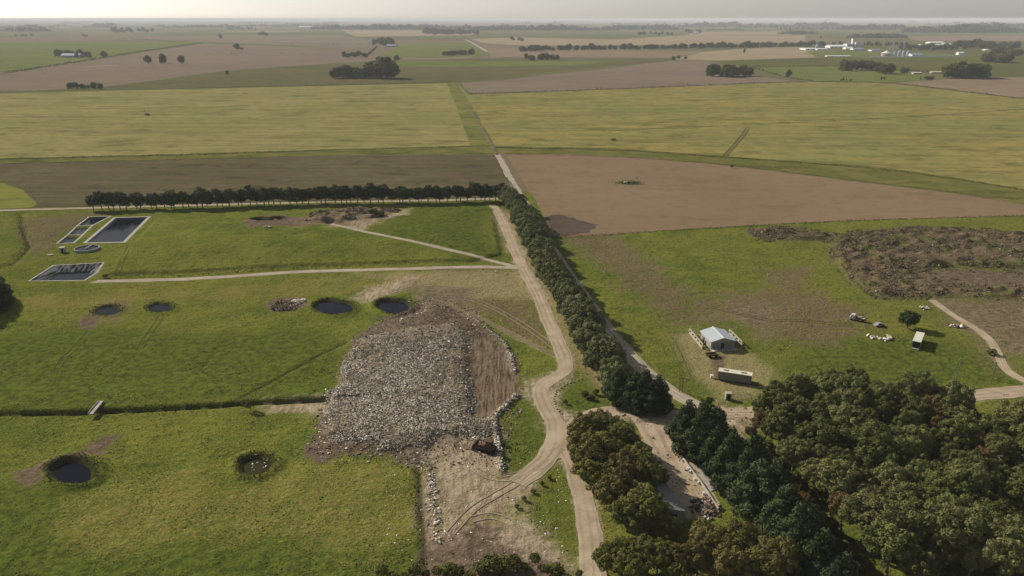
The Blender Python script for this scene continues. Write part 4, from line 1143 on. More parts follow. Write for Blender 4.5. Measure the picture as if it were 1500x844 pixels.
x, y = np.concatenate(xs), np.concatenate(ys); k = vnoise(x, y, 9, 3) * .6 + vnoise(x, y, 3, 5) * .4 > .46
pieces('debris', 'brown rubble and brush heaps on the right hand field', x[k], y[k], .12, .5, PAL_R, [26, 24, 18, 8, 1, 26], 4, .7, cat='debris')
x, y = scatter(ZP['rubble'][2], 9000, R1, -1, 5); k = vnoise(x, y, 7, 3) > .55
pieces('debris', 'brown debris heaps beside the thin pale track', x[k], y[k], .2, .75, PAL_R, [26, 22, 12, 14, 2, 16], 5, .7, cat='debris')
x = R1.uniform(-60, 190, 2600); y = R1.uniform(150, 400, 2600); k = (np.abs(x) < .62 * y) & (zone('mott', x, y) > -14); x, y = x[k], y[k]
pieces('litter', 'scraps strewn over the right hand grassland', x, y, .08, .30, PAL_R, [20, 14, 8, 24, 12, 4], 6, .5)
q = np.array([G(px, py) for px, py in zip(R1.uniform(560, 860, 700), R1.uniform(655, 830, 700))]); k = road_d(q[:, 0], q[:, 1]) > 1.5; q = q[k]
pieces('litter', 'small pale scraps around the tipping yard', q[:, 0], q[:, 1], .06, .24, PAL_W, [40, 20, 8, 4, 2, 1, 1, 1], 7, .5)
x, y = scatter(ZP['dirt'][4], 900, R1, -2, 4)
pieces('debris', 'loose clods around the debris heaps', x, y, .15, .5, PAL_R, [20, 20, 10, 14, 4, 2], 8, .6, cat='debris')
for pl, lab in ((ellpix(415, 447, 22, 7, seed=31), 'brown debris filling the dry pond'), (ellpix(437, 441, 8, 3, seed=32), 'grey scrap at the edge of the dry pond')):
    x, y = scatter(pl, 1800, R1, 0, 3); pieces('debris', lab, x, y, .2, .8, PAL_R if 'brown' in lab else PAL_W, [20, 24, 16, 6, 1, 6] if 'brown' in lab else [20, 24, 6, 4, 4, 4, 1, 1], 9, .6, cat='debris')
q = np.array([G(px, py) for px, py in zip(R1.normal(382, 9, 22), R1.normal(679, 4, 22))])
pieces('litter', 'rubbish floating in the murky pond', q[:, 0], q[:, 1], .1, .35, PAL_W, [40, 20, 8, 4, 2, 1, 1, 1], 10, .4, lift=1.1)
# ------------------------------------------------------------------ built things
M_WHITE = plain('weathered_white_paint', (.66, .65, .60), .7, .25, .8)
M_CREAM = plain('dirty_cream_render', (.42, .38, .30), .85, .35, .9)
M_CONC = plain('grey_concrete', (.34, .32, .28), .9, .3, .8)
M_ROOFB = plain('blue_grey_roof_sheet', (.40, .43, .45), .5, .12, .5, spec=.4)
M_RIDGE = plain('white_ridge_cap', (.68, .68, .66), .6, .1)
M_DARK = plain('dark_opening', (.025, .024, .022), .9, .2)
M_STEEL = plain('galvanised_steel', (.42, .44, .46), .45, .2, .6, .4)
M_RUST = plain('rusty_steel', (.12, .07, .045), .85, .45, 2)
M_GREYP = plain('grey_panel', (.24, .235, .215), .7, .25, 1.2)
M_CREAMROOF = plain('pale_cream_roof', (.60, .57, .46), .7, .15, .8)
M_WOOD = plain('weathered_wood', (.19, .15, .11), .95, .35, 2)
M_RUBBER = plain('black_rubber', (.02, .02, .02), .9, .2)
M_YEL = plain('worn_machine_paint', (.15, .075, .04), .7, .5, 1.2, c2=(.06, .04, .03))
M_GLASS = plain('dark_window_glass', (.03, .035, .04), .15, .1, spec=.6)
M_TIN = plain('shaded_tin_roof', (.20, .20, .20), .6, .3, .6)
M_RTIN = plain('brown_tin_roof', (.21, .145, .095), .8, .35, .7)
M_BLUE = plain('hazy_blue_roof', (.22, .26, .36), .6, .15, .1)
M_FWHITE = plain('factory_white', (.72, .72, .70), .6, .12, .08)
M_SILO = plain('silo_steel', (.40, .43, .47), .45, .15, .1, .3)
M_FGREY = plain('factory_grey', (.30, .31, .32), .8, .25, .1)

def at(px, py): 
    p = P3(px, py); return (p.x, p.y, p.z)

# --- unfinished house with a blue grey roof
h0 = empty('house', (67.3, 232.0, 0), math.radians(7)); tag(h0, 'small house with a two slope blue grey roof and a white ridge', 'house')
m = MB(); W2, D2, EH, RH = 3.9, 9.4, 2.7, 3.9
m.prism([(-W2, -.3), (W2, -.3), (W2, EH), (0, RH), (-W2, EH)], .35, D2)
m.build('wall', M_CONC, h0)
for s in (-1, 1):
    m = MB(); n = Vector((RH - EH, 0, W2)).normalized()
    for k in range(9):   # ribbed sheets
        y0 = -.1 + k * (D2 + .5) / 9
        m.box((s * (W2 + .45) / 2, y0 + (D2 + .5) / 18, (EH + RH) / 2 + .02 + .006 * (k % 2)), (math.hypot(W2 + .5, RH - EH), (D2 + .5) / 9 - .004, .07), ry=s * math.atan2(RH - EH, W2))
    m.build('roof', M_ROOFB, h0)
m = MB(); m.box((0, D2 / 2 + .15, RH + .09), (.42, D2 + .6, .08)); m.build('ridge_cap', M_RIDGE, h0)
for x, w, z in ((-2.2, 2.2, 1.2), (2.0, 2.3, 1.3)):
    m = MB(); m.box((x, .33, z), (w, .06, 1.7)); m.build('window', M_GREYP, h0)
m = MB(); m.box((0, .325, 1.1), (1.1, .07, 2.1)); d = m.build('door', M_DARK, h0); m = MB(); m.box((.4, .27, 1.1), (.06, .06, .16)); m.build('handle', M_STEEL, d)
m = MB(); m.box((0, -.7, .1), (9.0, 1.6, .3)); m.build('plinth', M_CONC, h0)
def pier_wall(loc, rz, L, n, label, mat):
    o = empty('boundary_wall', loc, rz); tag(o, label, 'wall')
    m = MB(); m.box((0, L / 2, .3), (.3, L, 1.0)); m.build('wall_base', mat, o)
    for k in range(n + 1):
        m = MB(); m.box((0, L * k / n, 1.2), (.36, 1.0 if 0 < k < n else .6, .82)); m.build('pier', mat, o)
    m = MB(); m.box((0, L / 2, 1.72), (.38, L + .5, .24)); m.build('beam', mat, o)
    return o
pier_wall((60.9, 232.4, 0), math.radians(6), 13.0, 5, 'whitish unroofed wall with openings on the left side of the small house', M_CREAM)
pier_wall((74.0, 234.2, 0), math.radians(7), 10.5, 4, 'pale unroofed wall with openings on the right side of the small house', M_CREAM)
m = MB()
for k in range(6): m.box((62.0 + k * .5, 237 + k * 1.1, .8), (.35, .8, 1.6 + .4 * (k % 2)), rz=.2 * k)
tag(m.build('rubble_stack', M_WOOD), 'dark stacked rubble between the left wall and the small house', 'rubble')
# --- long grey trailer hut
c = at(1076, 558.5); t0 = empty('trailer_hut', c, math.radians(-21)); tag(t0, 'long grey sided hut on skids with a pale roof below the house', 'hut')
m = MB()
for k in range(12): m.box((-4.65 + .775 * k + .3875, 0, 1.65), (.775 - .03, 2.36 + .03 * (k % 2), 2.5))
m.build('body', M_GREYP, t0)
m = MB(); m.box((0, 0, 2.97), (9.5, 2.6, .12)); r_ = m.build('roof', M_CREAMROOF, t0)
for x in (-2.6, 2.4):
    m = MB(); m.box((x, 0, 3.06), (1.5, .9, .06)); m.build('hatch', M_WOOD, r_)
m = MB(); m.box((-4.72, 0, 1.65), (.12, 2.4, 2.5)); m.build('end_panel', M_WHITE, t0)
m = MB(); m.box((0, .8, .28), (10.8, .2, .24)); m.box((0, -.8, .28), (10.8, .2, .24)); m.box((5.9, 0, .3), (1.2, 1.9, .16)); m.box((6.6, 0, .45), (.14, 2.2, .5)); m.build('skid', M_RUST, t0)
# --- wrecked cart, white drums, gate pen
c = at(1043, 523); w0 = empty('cart', c, math.radians(15)); tag(w0, 'old dark farm cart with a white drum on it in front of the house', 'cart')
m = MB(); m.box((0, 0, .75), (3.4, 1.8, .18)); m.box((0, .85, 1.05), (3.4, .08, .5)); m.box((0, -.85, 1.0), (3.4, .08, .4)); m.box((2.3, 0, .7), (1.4, .14, .12)); m.build('bed', M_RUST, w0)
for x in (-1.1, 1.0):
    for y in (-.95, .95):
        m = MB(); m.tube((x, y - .1, .4), (x, y + .1, .4), .42, n=14); m.build('wheel', M_RUBBER, w0)
c2 = at(1044.5, 518.5); m = MB(); m.lathe([(.0, 0), (.42, .02), (.45, .3), (.42, .62), (.45, .95), (.0, .98)], 14, (c2[0], c2[1], c2[2] + .05)); tag(m.build('drum', M_WHITE), 'white drum standing behind the old cart', 'drum')
c = at(1042.5, 554); m = MB(); m.lathe([(.0, 0), (.5, .02), (.55, .5), (.5, 1.0), (.0, 1.05)], 14, c); tag(m.build('drum', M_WHITE), 'white drum at the left end of the long hut', 'drum')
c = at(1066, 585); g0 = empty('hut', c, math.radians(-6)); tag(g0, 'tiny pale hut with an arched doorway at the corner of the pen', 'hut')
m = MB(); m.box((-.55, 0, .95), (.35, 1.4, 1.9)); m.box((.75, 0, .95), (.3, 1.4, 1.9)); m.box((.1, 0, 1.95), (1.7, 1.5, .28)); m.box((.1, .65, .95), (1.2, .1, 1.9)); m.build('wall', M_CREAM, g0)
m = MB(); m.box((.1, .2, .8), (.95, .1, 1.6)); m.build('doorway', M_DARK, g0)
def rail_fence(pix, label, posts=1.9, h=1.25, rails=2, mat=None, name='fence', step=2.4, wire=False):
    ln = resample(GP(pix), step); o = empty(name, (ln[0][0], ln[0][1], float(hs(*ln[0])[0]))); tag(o, label, 'fence'); b = o.location.copy()
    prev = None
    for q in ln:
        p = Vector((q[0], q[1], float(hs(*q)[0]))) - b
        m = MB(); m.tube(p + Vector((0, 0, -.3)), p + Vector((0, 0, h)), .07 if not wire else .06, n=6); m.build('post', mat or M_WOOD, o)
        if prev is not None:
            m = MB()
            for k in range(rails): z = h * (k + .7) / rails; m.tube(prev + Vector((0, 0, z)), p + Vector((0, 0, z)), .045 if not wire else .02, n=5)
            m.build('rail', mat or M_WOOD, o)
        prev = p
    return o
rail_fence([(1068, 577.5), (1097, 575.5), (1098.5, 583.5), (1073, 586)], 'pale railing around the little pen by the lane', mat=M_CREAM, h=1.3)
rail_fence([(1004, 541), (1022, 566), (1050, 588), (1062, 592)], 'thin post fence along the left side of the house plot', wire=True, step=4)
rail_fence([(986, 494), (1004, 540)], 'thin post fence at the upper left corner of the house plot', wire=True, step=4)
rail_fence([(1042, 620), (1060, 645), (1082, 672), (1104, 698)], 'pale pipe fence on the grass behind the conifer belt', mat=M_STEEL, h=1.5, step=5)
# --- box trailer and wrecks on the right
b0 = empty('box_trailer', at(1341, 511.5), math.radians(57)); tag(b0, 'white roofed box trailer with a dark open end below the lone tree', 'trailer')
m = MB(); m.box((4.6, 1.12, 1.55), (9.2, .1, 2.0)); m.box((4.6, -1.12, 1.55), (9.2, .1, 2.0)); m.box((9.15, 0, 1.55), (.1, 2.16, 2.0)); m.box((4.6, 0, .5), (9.2, 2.2, .14)); m.build('body', M_GREYP, b0)
m = MB(); m.box((4.6, 0, 2.62), (9.5, 2.5, .12)); m.build('roof', M_CREAMROOF, b0)
m = MB(); m.box((.12, 0, 1.45), (.06, 2.1, 1.7)); m.build('opening', M_DARK, b0)
m = MB(); m.box((-.35, 0, .2), (.6, 2.2, .2)); m.build('step', M_CREAM, b0)
for x in (2.2, 7.2):
    for y in (-1.0, 1.0):
        m = MB(); m.tube((x, y - .12, .35), (x, y + .12, .35), .42, n=14); m.build('wheel', M_RUBBER, b0)
k0 = empty('flatbed_truck', at(1256, 470), math.radians(-32)); tag(k0, 'derelict flatbed truck with a white cab on the bare patch', 'truck')
m = MB(); m.prism([(-2.6, .6), (-.9, .6), (-.9, 2.2), (-2.0, 2.25), (-2.45, 1.4), (-2.6, 1.3)], -.95, .95); cb = m.build('cab', M_WHITE, k0, .05)
m = MB(); m.box((-2.27, 0, 1.78), (.05, 1.6, .6), ry=math.radians(-28)); m.build('windscreen', M_GLASS, cb)
m = MB(); m.box((1.0, 0, .85), (3.7, 1.9, .16)); m.box((1.0, .92, 1.1), (3.7, .06, .4)); m.box((1.0, -.92, 1.1), (3.7, .06, .4)); m.build('bed', M_RUST, k0)
m = MB(); m.box((.5, .1, 1.25), (1.5, 1.2, .7), rz=.3); m.box((1.9, -.2, 1.1), (1.0, 1.1, .5), rz=-.4); m.build('load', M_CREAM, k0)
for x in (-1.8, 1.8):
    for y in (-.9, .9):
        m = MB(); m.tube((x, y - .12, .42), (x, y + .12, .42), .45, n=14); m.build('wheel', M_RUBBER, k0)
k1 = empty('car_wreck', at(1287, 478), math.radians(20)); tag(k1, 'small dark car wreck right of the derelict truck', 'car')
m = MB(); m.prism([(-1.9, .35), (1.9, .35), (1.85, .8), (1.0, .9), (.55, 1.35), (-.8, 1.38), (-1.3, .92), (-1.9, .85)], -.8, .8); m.build('body', M_FGREY, k1, .05)
for x in (-1.15, 1.2):
    for y in (-.78, .78):
        m = MB(); m.tube((x, y - .09, .32), (x, y + .09, .32), .32, n=12); m.build('wheel', M_RUBBER, k1)
m = MB(); m.box((-.1, 0, 1.12), (1.5, 1.64, .3)); m.build('window', M_GLASS, k1)
def scrap(px, py, n, rx, ry, label, pal, seed, smax=.8, cat='scrap heap', name='scrap_heap'):
    c = P3(px, py); r = np.random.default_rng(seed)
    x = c.x + r.normal(0, rx, n); y = c.y + r.normal(0, ry, n)
    o = pieces(name, label, x, y, .25, smax, PAL_W, pal, seed, .8, lift=.15, kind_='thing', cat=cat); return o
scrap(1279, 495, 26, .8, .7, 'pale scrap heap on the grass, left one of the pair below the truck', [20, 12, 4, 2, 4, 1, 1, 0], 51)
scrap(1298, 497.5, 34, 1.3, .7, 'white and dark scrap heap, right one of the pair below the truck', [20, 6, 4, 6, 14, 1, 1, 0], 52, 1.0)
scrap(1354, 452, 26, .9, .6, 'small white scrap heap behind the lone tree', [26, 8, 4, 6, 4, 1, 1, 0], 53)
scrap(1402, 479, 30, 1.2, .8, 'pale scrap heap beside the rubble field track', [20, 12, 10, 6, 4, 1, 1, 0], 54)
scrap(1034, 744, 260, 1.15, 1.7, 'dark brown and white scrap heap at the lower end of the dirt drive', [5, 4, 14, 28, 16, 1, 0, 6], 55, .7)
scrap(392, 333, 20, .8, .5, 'white scraps beside the two dark pits', [30, 8, 2, 2, 2, 1, 0, 0], 56, .6)
scrap(72, 374, 9, .8, .3, 'pale slabs on the grass above the five sided lagoon', [26, 12, 2, 2, 0, 0, 0, 0], 57, .7)
scrap(727, 398, 10, .8, .8, 'few white scraps beside the inner road', [26, 12, 2, 2, 0, 0, 0, 0], 58, .5)
# --- bulldozer
z0 = empty('bulldozer', at(713, 660), math.radians(158)); tag(z0, 'rusty brown bulldozer pushing rubbish at the edge of the heap', 'bulldozer')
m = MB(); m.prism([(-2.2, .7), (2.0, .7), (2.1, 1.5), (.3, 1.75), (.2, 1.4), (-2.2, 1.5)], -.75, .75); m.build('body', M_YEL, z0, .05)
m = MB(); m.box((-.75, 0, 2.15), (1.5, 1.5, 1.3), taper=.92); cb = m.build('cab', M_YEL, z0, .05)
m = MB(); m.box((-.75, 0, 2.9), (1.8, 1.8, .14)); m.build('cab_roof', M_RUST, cb)
m = MB(); m.box((-.75, 0, 2.3), (1.47, 1.55, .7)); m.box((-.75, 0, 2.3), (1.56, 1.3, .7)); m.build('window', M_GLASS, cb)
for s in (-1, 1):
    m = MB(); a = [(math.cos(q) * .5 + (1.7 if math.cos(q) > 0 else -1.7), math.sin(q) * .5 + .5) for q in np.linspace(0, 2 * PI, 20, endpoint=False) + .1]
    m.prism(a, s * 1.1 - .28, s * 1.1 + .28); m.build('track', M_RUBBER, z0)
    m = MB(); m.box((2.2, s * .95, .75), (1.9, .14, .2)); m.build('blade_arm', M_RUST, z0)
m = MB(); a = [(3.1 + .22 * math.cos(q), .75 + .75 * math.sin(q)) for q in np.linspace(PI / 2, 3 * PI / 2, 8)] + [(3.2, .0), (3.2, 1.5)]
m.prism(a, -1.8, 1.8); m.build('blade', M_RUST, z0)
m = MB(); m.tube((1.2, .35, 1.6), (1.2, .35, 2.4), .08); m.build('exhaust_pipe', M_DARK, z0)
p = at(741, 661); m = MB(); m.tube((p[0], p[1], p[2] - .3), (p[0], p[1], p[2] + 3.4), .10, .08); m.box((p[0], p[1], p[2] + 3.2), (.5, .3, .4)); tag(m.build('post', M_WOOD), 'dark wooden post with a long shadow on the grass right of the bulldozer', 'post')
scrub(738, 653, 1.3, 'small dark bush by the wooden post right of the bulldozer')
# --- poles
def pole(px, py, h, label, cross=True, lean=0., mat=None, name='utility_pole', r=.13):
    o = empty(name, at(px, py), .3); tag(o, label, 'pole')
    top = Vector((lean * h, 0, h)); m = MB(); m.tube((0, 0, -.4), top, r, r * .7); m.build('shaft', mat or M_WOOD, o)
    if cross:
        m = MB(); m.box((top.x, 0, h - .45), (1.9, .12, .14)); cr = m.build('crossarm', mat or M_WOOD, o)
        for x in (-.8, 0, .8):
            m = MB(); m.tube((top.x + x, 0, h - .38), (top.x + x, 0, h - .15), .06, .03, 6); m.build('insulator', M_WHITE, cr)
    return o
pole(1397.5, 562.5, 8.0, 'tall leaning wooden pole on the grass behind the dense wood', True, .12)
pole(1452.5, 556, 5.6, 'wooden pole left of the short pole beside the right end of the lane', True, .1)
pole(1461.8, 554.5, 3.2, 'short wooden stump pole beside the right end of the lane', False, .1)
pole(995, 574, 4.8, 'left pole of the pair between the conifers and the farm road', True); pole(998.8, 574.3, 4.6, 'right pole of the pair between the conifers and the farm road', True)
pole(889, 583, 3.8, 'thin pale lamp pole on the grass island', False, 0, M_STEEL, 'lamp_pole', .07); pole(947, 602, 4.6, 'thin pale lamp pole before the entrance road conifers', False, 0, M_STEEL, 'lamp_pole', .07)
pole(213, 169, 8.5, 'thin post standing alone in the left yellow field', False, 0, M_WOOD, 'post', .2)
# --- kerb stones round the island, yard wall and blocks
r = random.Random(3)
isl = resample(GP([(852, 554), (830, 562), (815, 572), (811, 584), (814, 597), (822, 606)]), 1.5)
for i, q in enumerate(isl):
    m = MB(); m.box((0, 0, .12), (.5, .4, .42), rz=r.uniform(0, 3), taper=.8); o = m.build('kerb_stone', M_CREAM, None, .04); o.location = (q[0], q[1], float(hs(*q)[0])); tag(o, 'pale stone in the curved edging of the grass island', 'stone', 'edging stones of the grass island')
yl = resample(smooth(GP([(984, 648), (1002, 676), (1024, 706), (1040, 730), (1052, 750)]), 2), 1.2)
yw = empty('low_wall', (yl[0][0], yl[0][1], float(hs(*yl[0])[0]))); tag(yw, 'low pale wall along the right side of the dirt drive', 'wall')
m = MB()
for a, b in zip(yl[:-1], yl[1:]):
    c = (a + b) / 2 - yl[0]; zc_ = float(hs(*((a + b) / 2))[0]) - yw.location.z
    m.box((c[0], c[1], zc_ + .3), (np.hypot(*(b - a)) - .01, .26, .95), rz=math.atan2(b[1] - a[1], b[0] - a[0]))
m.build('masonry', M_CREAM, yw)
for i, (px, py) in enumerate([(1001, 676), (1008, 689), (1011, 693), (1018, 704), (1023, 709), (1031, 725)]):
    m = MB(); m.box((0, 0, .3), (r.uniform(.5, .9), .55, .75), rz=r.uniform(0, 1.6), taper=.9); o = m.build('concrete_block', M_WHITE, None, .05); o.location = at(px, py); tag(o, 'white block in the line of blocks beside the dirt drive', 'block', 'white blocks beside the dirt drive')
q = GP([(1012, 672), (1030, 676), (1052, 716), (1040, 722)]); zz = float(hs(*q.mean(0))[0])
tag(sheet('pavement', q, zz + .35, M_CONC), 'grey concrete pad between the low wall and the conifers', 'pavement', kind='structure')
rail_fence([(890, 618), (915, 620), (950, 616)], 'low broken fence under the entrance road', mat=M_CREAM, h=.8, step=2.2)
# --- sheds among the trees
def shed(px, py, rz, w, d, h, rise, label, roofm, wallm, name='shed'):
    o = empty(name, at(px, py), rz); tag(o, label, 'shed')
    m = MB(); m.prism([(-w / 2, -.3), (w / 2, -.3), (w / 2, h), (0, h + rise), (-w / 2, h)], -d / 2, d / 2); m.build('wall', wallm, o)
    for s in (-1, 1):
        m = MB(); m.box((s * (w / 4 + .1), 0, h + rise / 2 + .08), (math.hypot(w / 2 + .3, rise), d + .7, .08), ry=s * math.atan2(rise, w / 2)); m.build('roof', roofm, o)
    m = MB(); m.box((w * .1, -d / 2 - .02, h * .42), (w * .3, .06, h * .84)); m.build('door', M_DARK, o)
    return o
shed(966, 748, math.radians(12), 6.0, 11, 3.2, .9, 'grey tin roofed shed half hidden in the shade of the mixed belt', M_TIN, M_CONC)
shed(921, 648, math.radians(35), 3.2, 3.6, 2.3, .5, 'small brown roofed shed among the trees, nearer the entrance road', M_RTIN, M_WOOD)
shed(938, 668, math.radians(30), 2.8, 3.2, 2.2, .4, 'small brown roofed shed among the trees, farther down the drive', M_RTIN, M_WOOD)
# --- slab bridge over the ditch
a = P3(134, 613); b = P3(149, 589); cc = (a + b) / 2; o = empty('footbridge', (cc.x, cc.y, max(a.z, b.z) + .1), math.atan2(b.y - a.y, b.x - a.x)); tag(o, 'narrow pale concrete slab bridge over the ditch', 'bridge')
L = (b - a).length
m = MB(); m.box((0, 0, .1), (L, 1.3, .28)); m.build('deck', M_CREAM, o)
for s in (-1, 1):
    m = MB(); m.box((0, s * .7, .35), (L * .96, .14, .35)); m.build('curb', M_CONC, o)
# --- round tank, hut
o = empty('water_tank', at(127.5, 366), 0); tag(o, 'round concrete tank with dark water beside the basins', 'tank')
m = MB(); m.lathe([(5.3, -.4), (5.3, .95), (4.9, .95), (4.9, .5)], 40); m.build('tank_wall', M_GREYP, o, shade=False)
m = MB(); m.lathe([(4.95, .55), (4.96, .6)], 40); m.build('water', M_WATER, o)
m = MB(); m.box((0, 2.2, 1.05), (.5, 6.5, .12)); m.build('walkway', M_CONC, o)
o = empty('hut', at(92, 369.5), .3); tag(o, 'tiny grey block hut left of the round tank', 'hut')
m = MB(); m.box((0, 0, 1.0), (2.1, 2.1, 2.4)); m.build('wall', M_CONC, o); m = MB(); m.box((0, 0, 2.26), (2.4, 2.4, .14)); m.build('roof', M_CREAM, o); m = MB(); m.box((.2, -1.07, .85), (.8, .05, 1.7)); m.build('door', M_DARK, o)
# --- overgrown well in the brown field
o = empty('well', (*G(921, 269), .3), 0); tag(o, 'overgrown old well mound with posts standing alone in the brown field', 'well')
rr = np.random.default_rng(4); k = 900; q = rr.normal(size=(k, 3)) * [4.0, 2.2, .45]; q[:, 2] = np.abs(q[:, 2]) + .1
V, F = quads(q, rr.normal(size=(k, 3)) + [0, 0, .6], rr.uniform(.4, .9, k), rr, .8); link('bramble', npmesh('bramble', V, F, LEAF['scrub'], {'tint': ('FLOAT', 'FACE', np.clip(rr.normal(.5, .25, k), 0, 1))}), o)
m = MB(); m.lathe([(1.1, 0), (1.1, 1.2), (.85, 1.2), (.85, .5)], 16, (-2.2, -.6, 0)); m.build('well_ring', M_WHITE, o)
for x in (4.6, 5.6): 
    m = MB(); m.tube((x, .5, -.2), (x, .5, 4.6), .16, .12); m.build('post', M_CREAM, o)
m = MB(); m.box((5.1, .5, 3.2), (1.6, .2, .25)); m.build('crossbar', M_WOOD, o)
# --- distant buildings
def hall(x0, x1, py, hpx, label, wallm, roofm, dep=None, rise=.35, group=None, name='hall', rz=0., cat='building', nd=2):
    k = PXM(py); w = (x1 - x0) / k; h = hpx / k; d = dep or max(w * .35, h * 2.0)
    p = G((x0 + x1) / 2, py); o = empty(name, (p[0], p[1] + d / 2, 0), rz); tag(o, label, cat, group)
    hw = h * (1 - rise)
    m = MB(); m.prism([(-d / 2, -.3), (d / 2, -.3), (d / 2, hw), (0, h), (-d / 2, hw)], -w / 2, w / 2); ob = m.build('wall', wallm, o); ob.rotation_euler = (0, 0, PI / 2)
    for s in (-1, 1):
        m = MB(); m.box((0, s * d / 4, (h + hw) / 2 + .25), (w + 1, math.hypot(d / 2, h - hw) + .5, .3), rx=-s * math.atan2(h - hw, d / 2)); m.build('roof', roofm, o)
    for i in range(nd):
        x = -w / 2 + w * (i + .5) / nd; m = MB(); m.box((x, -d / 2 - .1, hw * .42), (min(5, w * .12), .2, hw * .8)); m.build('door', M_FGREY, o)
    return o
hall(1180, 1196, 73.5, 2.6, 'low white factory hall at the far left of the plant', M_FWHITE, M_FWHITE, 60, .3)
hall(1197, 1213, 73.8, 2.4, 'low white factory hall, second from the left of the plant', M_FWHITE, M_FWHITE, 40, .3)
hall(1216, 1241, 70.5, 4.2, 'long white curved roof hall left of the mill', M_FWHITE, M_FWHITE, 50, .5, nd=4)
hall(1239, 1250, 72.5, 3.4, 'white arched hall before the mill', M_FWHITE, M_FWHITE, 30, .6)
hall(1250, 1266, 73.2, 2.4, 'low blue roofed hall before the mill', M_FWHITE, M_BLUE, 30, .5)
hall(1277, 1290, 75.2, 2.4, 'low blue roofed hall between the mill and the silos', M_FWHITE, M_BLUE, 30, .5)
hall(1336, 1352, 82.8, 4.0, 'white hall with bluish roof right of the silos', M_FWHITE, M_BLUE, 35, .45, nd=3)
hall(1211, 1246, 83.4, 1.7, 'very long low white shed on the grass below the plant', M_FWHITE, M_FWHITE, 14, .4, nd=6)
hall(1404, 1412, 80.8, 4.4, 'white house at the end of the long white wall', M_FWHITE, M_FWHITE, 16, .35)
hall(1347, 1358, 68, 2.6, 'white farm roof, leftmost among the trees', M_FWHITE, M_FWHITE, 40, .5)
hall(1363, 1384, 64.2, 2.8, 'long white farm roof, uppermost among the trees', M_FWHITE, M_FWHITE, 45, .5, nd=4)
hall(1371, 1386, 66.8, 1.6, 'dull farm roof just below the uppermost white one', M_FGREY, M_FWHITE, 30, .5)
hall(1386, 1394, 66.2, 2.2, 'white farm roof, rightmost among the trees', M_FWHITE, M_FWHITE, 40, .5)
hall(1374, 1381, 70.2, 2.2, 'small white farm roof, lowest among the trees', M_FWHITE, M_FWHITE, 30, .5)
hall(1443, 1448.5, 74.2, 1.8, 'tiny white building alone on the right pasture', M_FWHITE, M_FWHITE, 20, .5, nd=1)
hall(1338, 1350, 109, 3.0, 'long low yellowish shed, left of the pair by the pasture', M_CREAM, M_CREAMROOF, 10, .4)
hall(1365, 1381, 107.5, 2.6, 'long low yellowish shed, right of the pair by the pasture', M_CREAM, M_CREAMROOF, 10, .4, nd=3)
hall(89, 116, 84.5, 5.6, 'long grey barn with a bluish roof on the pale pasture', M_FGREY, M_BLUE, 28, .5, name='barn', cat='barn', nd=3)
hall(566, 580, 69, 3.5, 'pale farm shed in the stacked far grove', M_CREAM, M_FGREY, 30, .5, name='barn', cat='barn')
hall(1013, 1024, 49.5, 3, 'pale shed under the far clump of trees', M_FWHITE, M_CREAM, 60, .5, name='barn', cat='barn')
hall(438, 456, 41.5, 3, 'pale hazy far hall left of the central wood', M_FWHITE, M_FWHITE, 120, .3, name='barn', cat='barn')
# long white wall
x0, y0 = G(1275, 84.6); x1, y1 = G(1411, 83.2); m = MB(); Lw = math.hypot(x1 - x0, y1 - y0); n = 24
for i in range(n):
    f = (i + .5) / n; m.box((x0 + (x1 - x0) * f, y0 + (y1 - y0) * f, 1.4), (Lw / n - .3, .5, 3.0), rz=math.atan2(y1 - y0, x1 - x0))
tag(m.build('boundary_wall', M_FWHITE), 'very long white wall in front of the silos', 'wall')
# mill with tower
k = PXM(70); p = G(1252, 70); ml = empty('mill', (p[0], p[1] + 20, 0)); tag(ml, 'large white mill building with rows of dark slots', 'mill')
m = MB(); m.box((-9 / k * .5 - 3, 0, 2.6 / k), (11 / k, 36, 5.2 / k)); m.box((7.5 / k, 0, 3.6 / k), (12 / k, 34, 7.2 / k)); m.build('wall', M_FWHITE, ml)
m = MB(); m.box((-9 / k * .5 - 3, 0, 5.2 / k + .4), (11.3 / k, 38, .8)); m.box((7.5 / k, 0, 7.2 / k + .4), (12.3 / k, 36, .8)); m.build('roof', M_FGREY, ml)
for i in range(6):
    m = MB(); m.box((2.6 / k + i * 1.9 / k, -17.2, 3.6 / k), (.8 / k, .5, 5 / k)); m.build('window', M_FGREY, ml)
for i in range(5):
    m = MB(); m.box((-9.5 / k + i * 1.9 / k, -18.2, 2.6 / k), (.9 / k, .5, 2.4 / k)); m.build('window', M_FGREY, ml)
m = MB(); m.box((0, 4, 6.2 / k), (2.6 / k, 12, 12.4 / k)); tw = m.build('tower', M_FWHITE, ml); m = MB(); m.box((0, 4, 12.6 / k), (3.0 / k, 14, 1)); m.build('roof', M_FGREY, tw)
def silo(px, py, wpx, hpx, cone, label, mat, group=None):
    k = PXM(py); p = G(px, py); rr_ = wpx / k / 2; hh = hpx / k
    o = empty('silo', (p[0], p[1] + rr_, 0)); tag(o, label, 'silo', group)
    m = MB(); m.lathe([(rr_, -.3)] + [(rr_ * (1 + .01 * (i % 2)), hh * i / 10) for i in range(1, 11)], 24); m.build('shell', mat, o)
    m = MB(); m.lathe([(rr_ * 1.04, hh), (rr_ * .1, hh + cone / k), (rr_ * .1, hh + cone / k + 1)], 24); m.build('roof', M_FWHITE if mat is not M_SILO else M_SILO, o)
    return o
silo(1301, 83, 14, 4.6, 3.2, 'widest silo with a white cone roof, leftmost of the silo row', M_CREAM)
for i, px in enumerate((1312.5, 1318.5, 1325, 1331.5)): silo(px, 82.8 - (i % 2) * .5, 5.6, 6.2, 1.8, 'bluish steel silo in the row right of the widest silo', M_SILO, 'steel silos')
silo(1198, 72, 6, 4, 2.4, 'grey silo at the left end of the plant', M_SILO)
